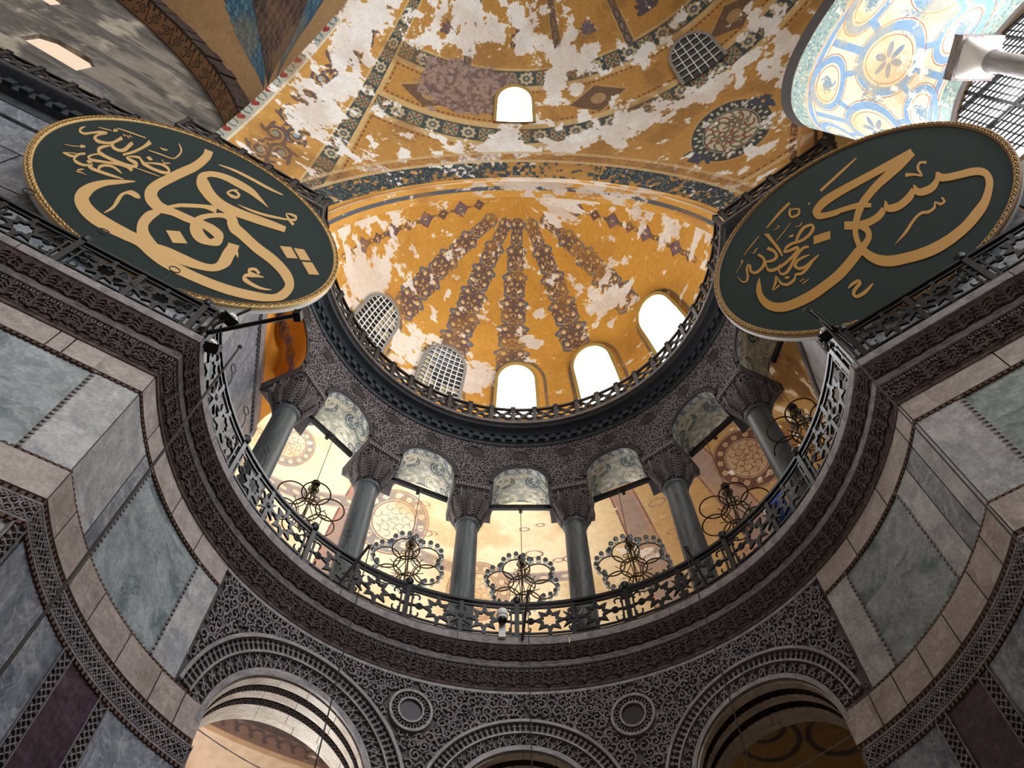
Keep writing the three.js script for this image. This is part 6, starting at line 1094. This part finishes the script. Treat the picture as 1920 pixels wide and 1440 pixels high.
// ---------------------------------------------------------------- pipes, cables, lamps and the camera on the gallery edge
[[[-4.11, 13.14, -4.34], [-3.55, 14.05, -4.03], 'rusty iron pipe leaning out from the railing, left of the middle'], [[-0.03, 13.05, -6.0], [0.12, 13.98, -5.38], 'rusty iron pipe leaning out at the middle of the railing beside the camera'], [[4.07, 13.2, -4.4], [3.66, 13.9, -3.93], 'rusty iron pipe leaning out from the railing on the right']].forEach(([a, b, label]) => {
  const g = grp('iron_pipe'); tag(g, label, 'pipe', 'leaning pipes'); g.position.set(...a); const e = b.map((v, i) => v - a[i]);
  obj('tube', rod([0, 0, 0], e, 0.035, 10), M.pipe, g); obj('tip_ring', clean(new THREE.TorusGeometry(0.06, 0.014, 6, 14)).translate(e[0] + 0.03, e[1] - 0.06, e[2]), M.pipe, g);
});
const cable = (x, z, y0, y1, label, r = 0.012) => { const g = grp('hanging_cable'); tag(g, label, 'cable', 'hanging cables'); g.position.set(x, y0, z); obj('cable', rod([0, 0, 0], [0, y1 - y0, 0], r, 6), M.cable, g); obj('end_knot', clean(new THREE.SphereGeometry(r * 2.2, 8, 6)).translate(0, y1 - y0, 0), M.cable, g); };
cable(-3.53, -4.02, 3.2, 13.99, 'thin dark cable hanging from the left pipe across the left arch', 0.014);
cable(0.1, -5.37, 3.2, 13.95, 'thin dark cable hanging from the middle pipe', 0.012);
cable(3.65, -3.94, 3.2, 13.87, 'thin dark cable hanging from the right pipe across the right arch', 0.014);
cable(-5.72, 0.9, 3.2, 14.4, 'dark cable hanging down the curved marble wall on the left', 0.022);
cable(5.5, 1.74, 3.2, 14.0, 'thin cable hanging from the bracket under the right roundel', 0.012);
{
  const g = grp('security_camera'); tag(g, 'white security camera with dark dome on the gallery edge at the middle', 'camera'); g.position.set(-0.5, 13.14, -5.94);
  obj('bracket', block(-0.08, 0.08, -0.08, 0.3, -0.06, 0.02), M.white, g);
  obj('housing', clean(new THREE.LatheGeometry([[0, 0.3], [0.1, 0.31], [0.13, 0.36], [0.135, 0.52], [0.11, 0.6], [0, 0.63]].map((p) => new THREE.Vector2(...p)), 24)).translate(0, 0, 0.12), M.white, g);
  obj('dome', clean(new THREE.SphereGeometry(0.112, 20, 14)).translate(0, 0.31, 0.13), M.blackGloss, g);
  obj('band', clean(new THREE.TorusGeometry(0.134, 0.008, 6, 28).rotateX(Math.PI / 2)).translate(0, 0.42, 0.12), M.cable, g);
}
{
  const g = grp('support_strut'); tag(g, 'dark iron strut from the railing corner to the foot of the left roundel', 'strut'); g.position.set(-5.98, 13.5, 1.62);
  obj('bar', rod([0, 0, 0], [1.68, 0.45, 0.18], 0.045, 8), M.ironBlack, g); obj('bar', rod([0.04, 0.1, 0.06], [0.62, 0.9, 0.1], 0.03, 8), M.ironBlack, g); obj('clamp', block(1.6, 1.74, 0.36, 0.54, 0.08, 0.26), M.ironBlack, g); obj('clamp', block(-0.1, 0.1, -0.12, 0.12, -0.1, 0.1), M.ironBlack, g);
  const b = grp('support_strut'); tag(b, 'thin iron strut at the railing corner below the right roundel', 'strut'); b.position.set(6.0, 13.3, 1.4);
  obj('bar', rod([0, 0, 0], [-0.62, 0.75, 0.42], 0.03, 8), M.ironBlack, b); obj('bar', rod([0.08, 0.2, 0], [-0.5, 0.8, 0.4], 0.018, 8), M.ironBlack, b); obj('hook', clean(new THREE.TorusGeometry(0.07, 0.018, 6, 14)).translate(-0.64, 0.82, 0.42), M.ironBlack, b);
}
const flood = (x, y, z, ry, label) => { const g = grp('floodlight'); tag(g, label, 'lamp', 'small floodlights'); g.position.set(x, y, z); g.rotation.set(-0.5, ry, 0, 'YXZ');
  obj('body', join([block(-0.15, 0.15, -0.1, 0.1, -0.16, 0.02), block(-0.17, 0.17, -0.12, 0.12, 0.0, 0.03)]), M.ironBlack, g); obj('lens', clean(new THREE.SphereGeometry(0.11, 18, 10, 0, 6.2832, 0, 1.3).rotateX(Math.PI / 2)).translate(0, 0, -0.0), M.lens, g); obj('yoke', join([block(-0.19, -0.17, -0.2, 0.05, -0.1, -0.02), block(0.17, 0.19, -0.2, 0.05, -0.1, -0.02), block(-0.19, 0.19, -0.22, -0.19, -0.1, -0.02)]), M.ironBlack, g); };
flood(-5.75, 13.28, 1.52, 0.3, 'small floodlight with bright lens on the left cornice corner');
flood(-5.62, 14.05, 1.7, 0.9, 'small round lamp just below the foot of the left roundel');
flood(5.68, 13.85, 1.5, -0.8, 'small round lamp just below the foot of the right roundel');
{
  const g = grp('cloth_sign'); tag(g, 'blue and white cloth sign behind the railing at the right', 'sign'); g.position.set(5.62, 13.3, -2.95); g.rotation.y = -1.08;
  obj('cloth', warp(block(-0.3, 0.3, 0, 1.1, -0.01, 0.01, 6, 4), (x, y, z) => [x, y, z + 0.03 * Math.sin(x * 14 + y * 2)]), M.blue, g); obj('white_stripe', warp(block(-0.36, -0.2, 0, 1.12, -0.014, 0.014, 3, 4), (x, y, z) => [x, y, z + 0.03 * Math.sin(x * 14 + y * 2)]), M.white, g); obj('pole', rod([-0.36, -0.16, 0], [-0.36, 1.2, 0], 0.015, 6), M.iron, g);
}

renderer.render(scene, camera);
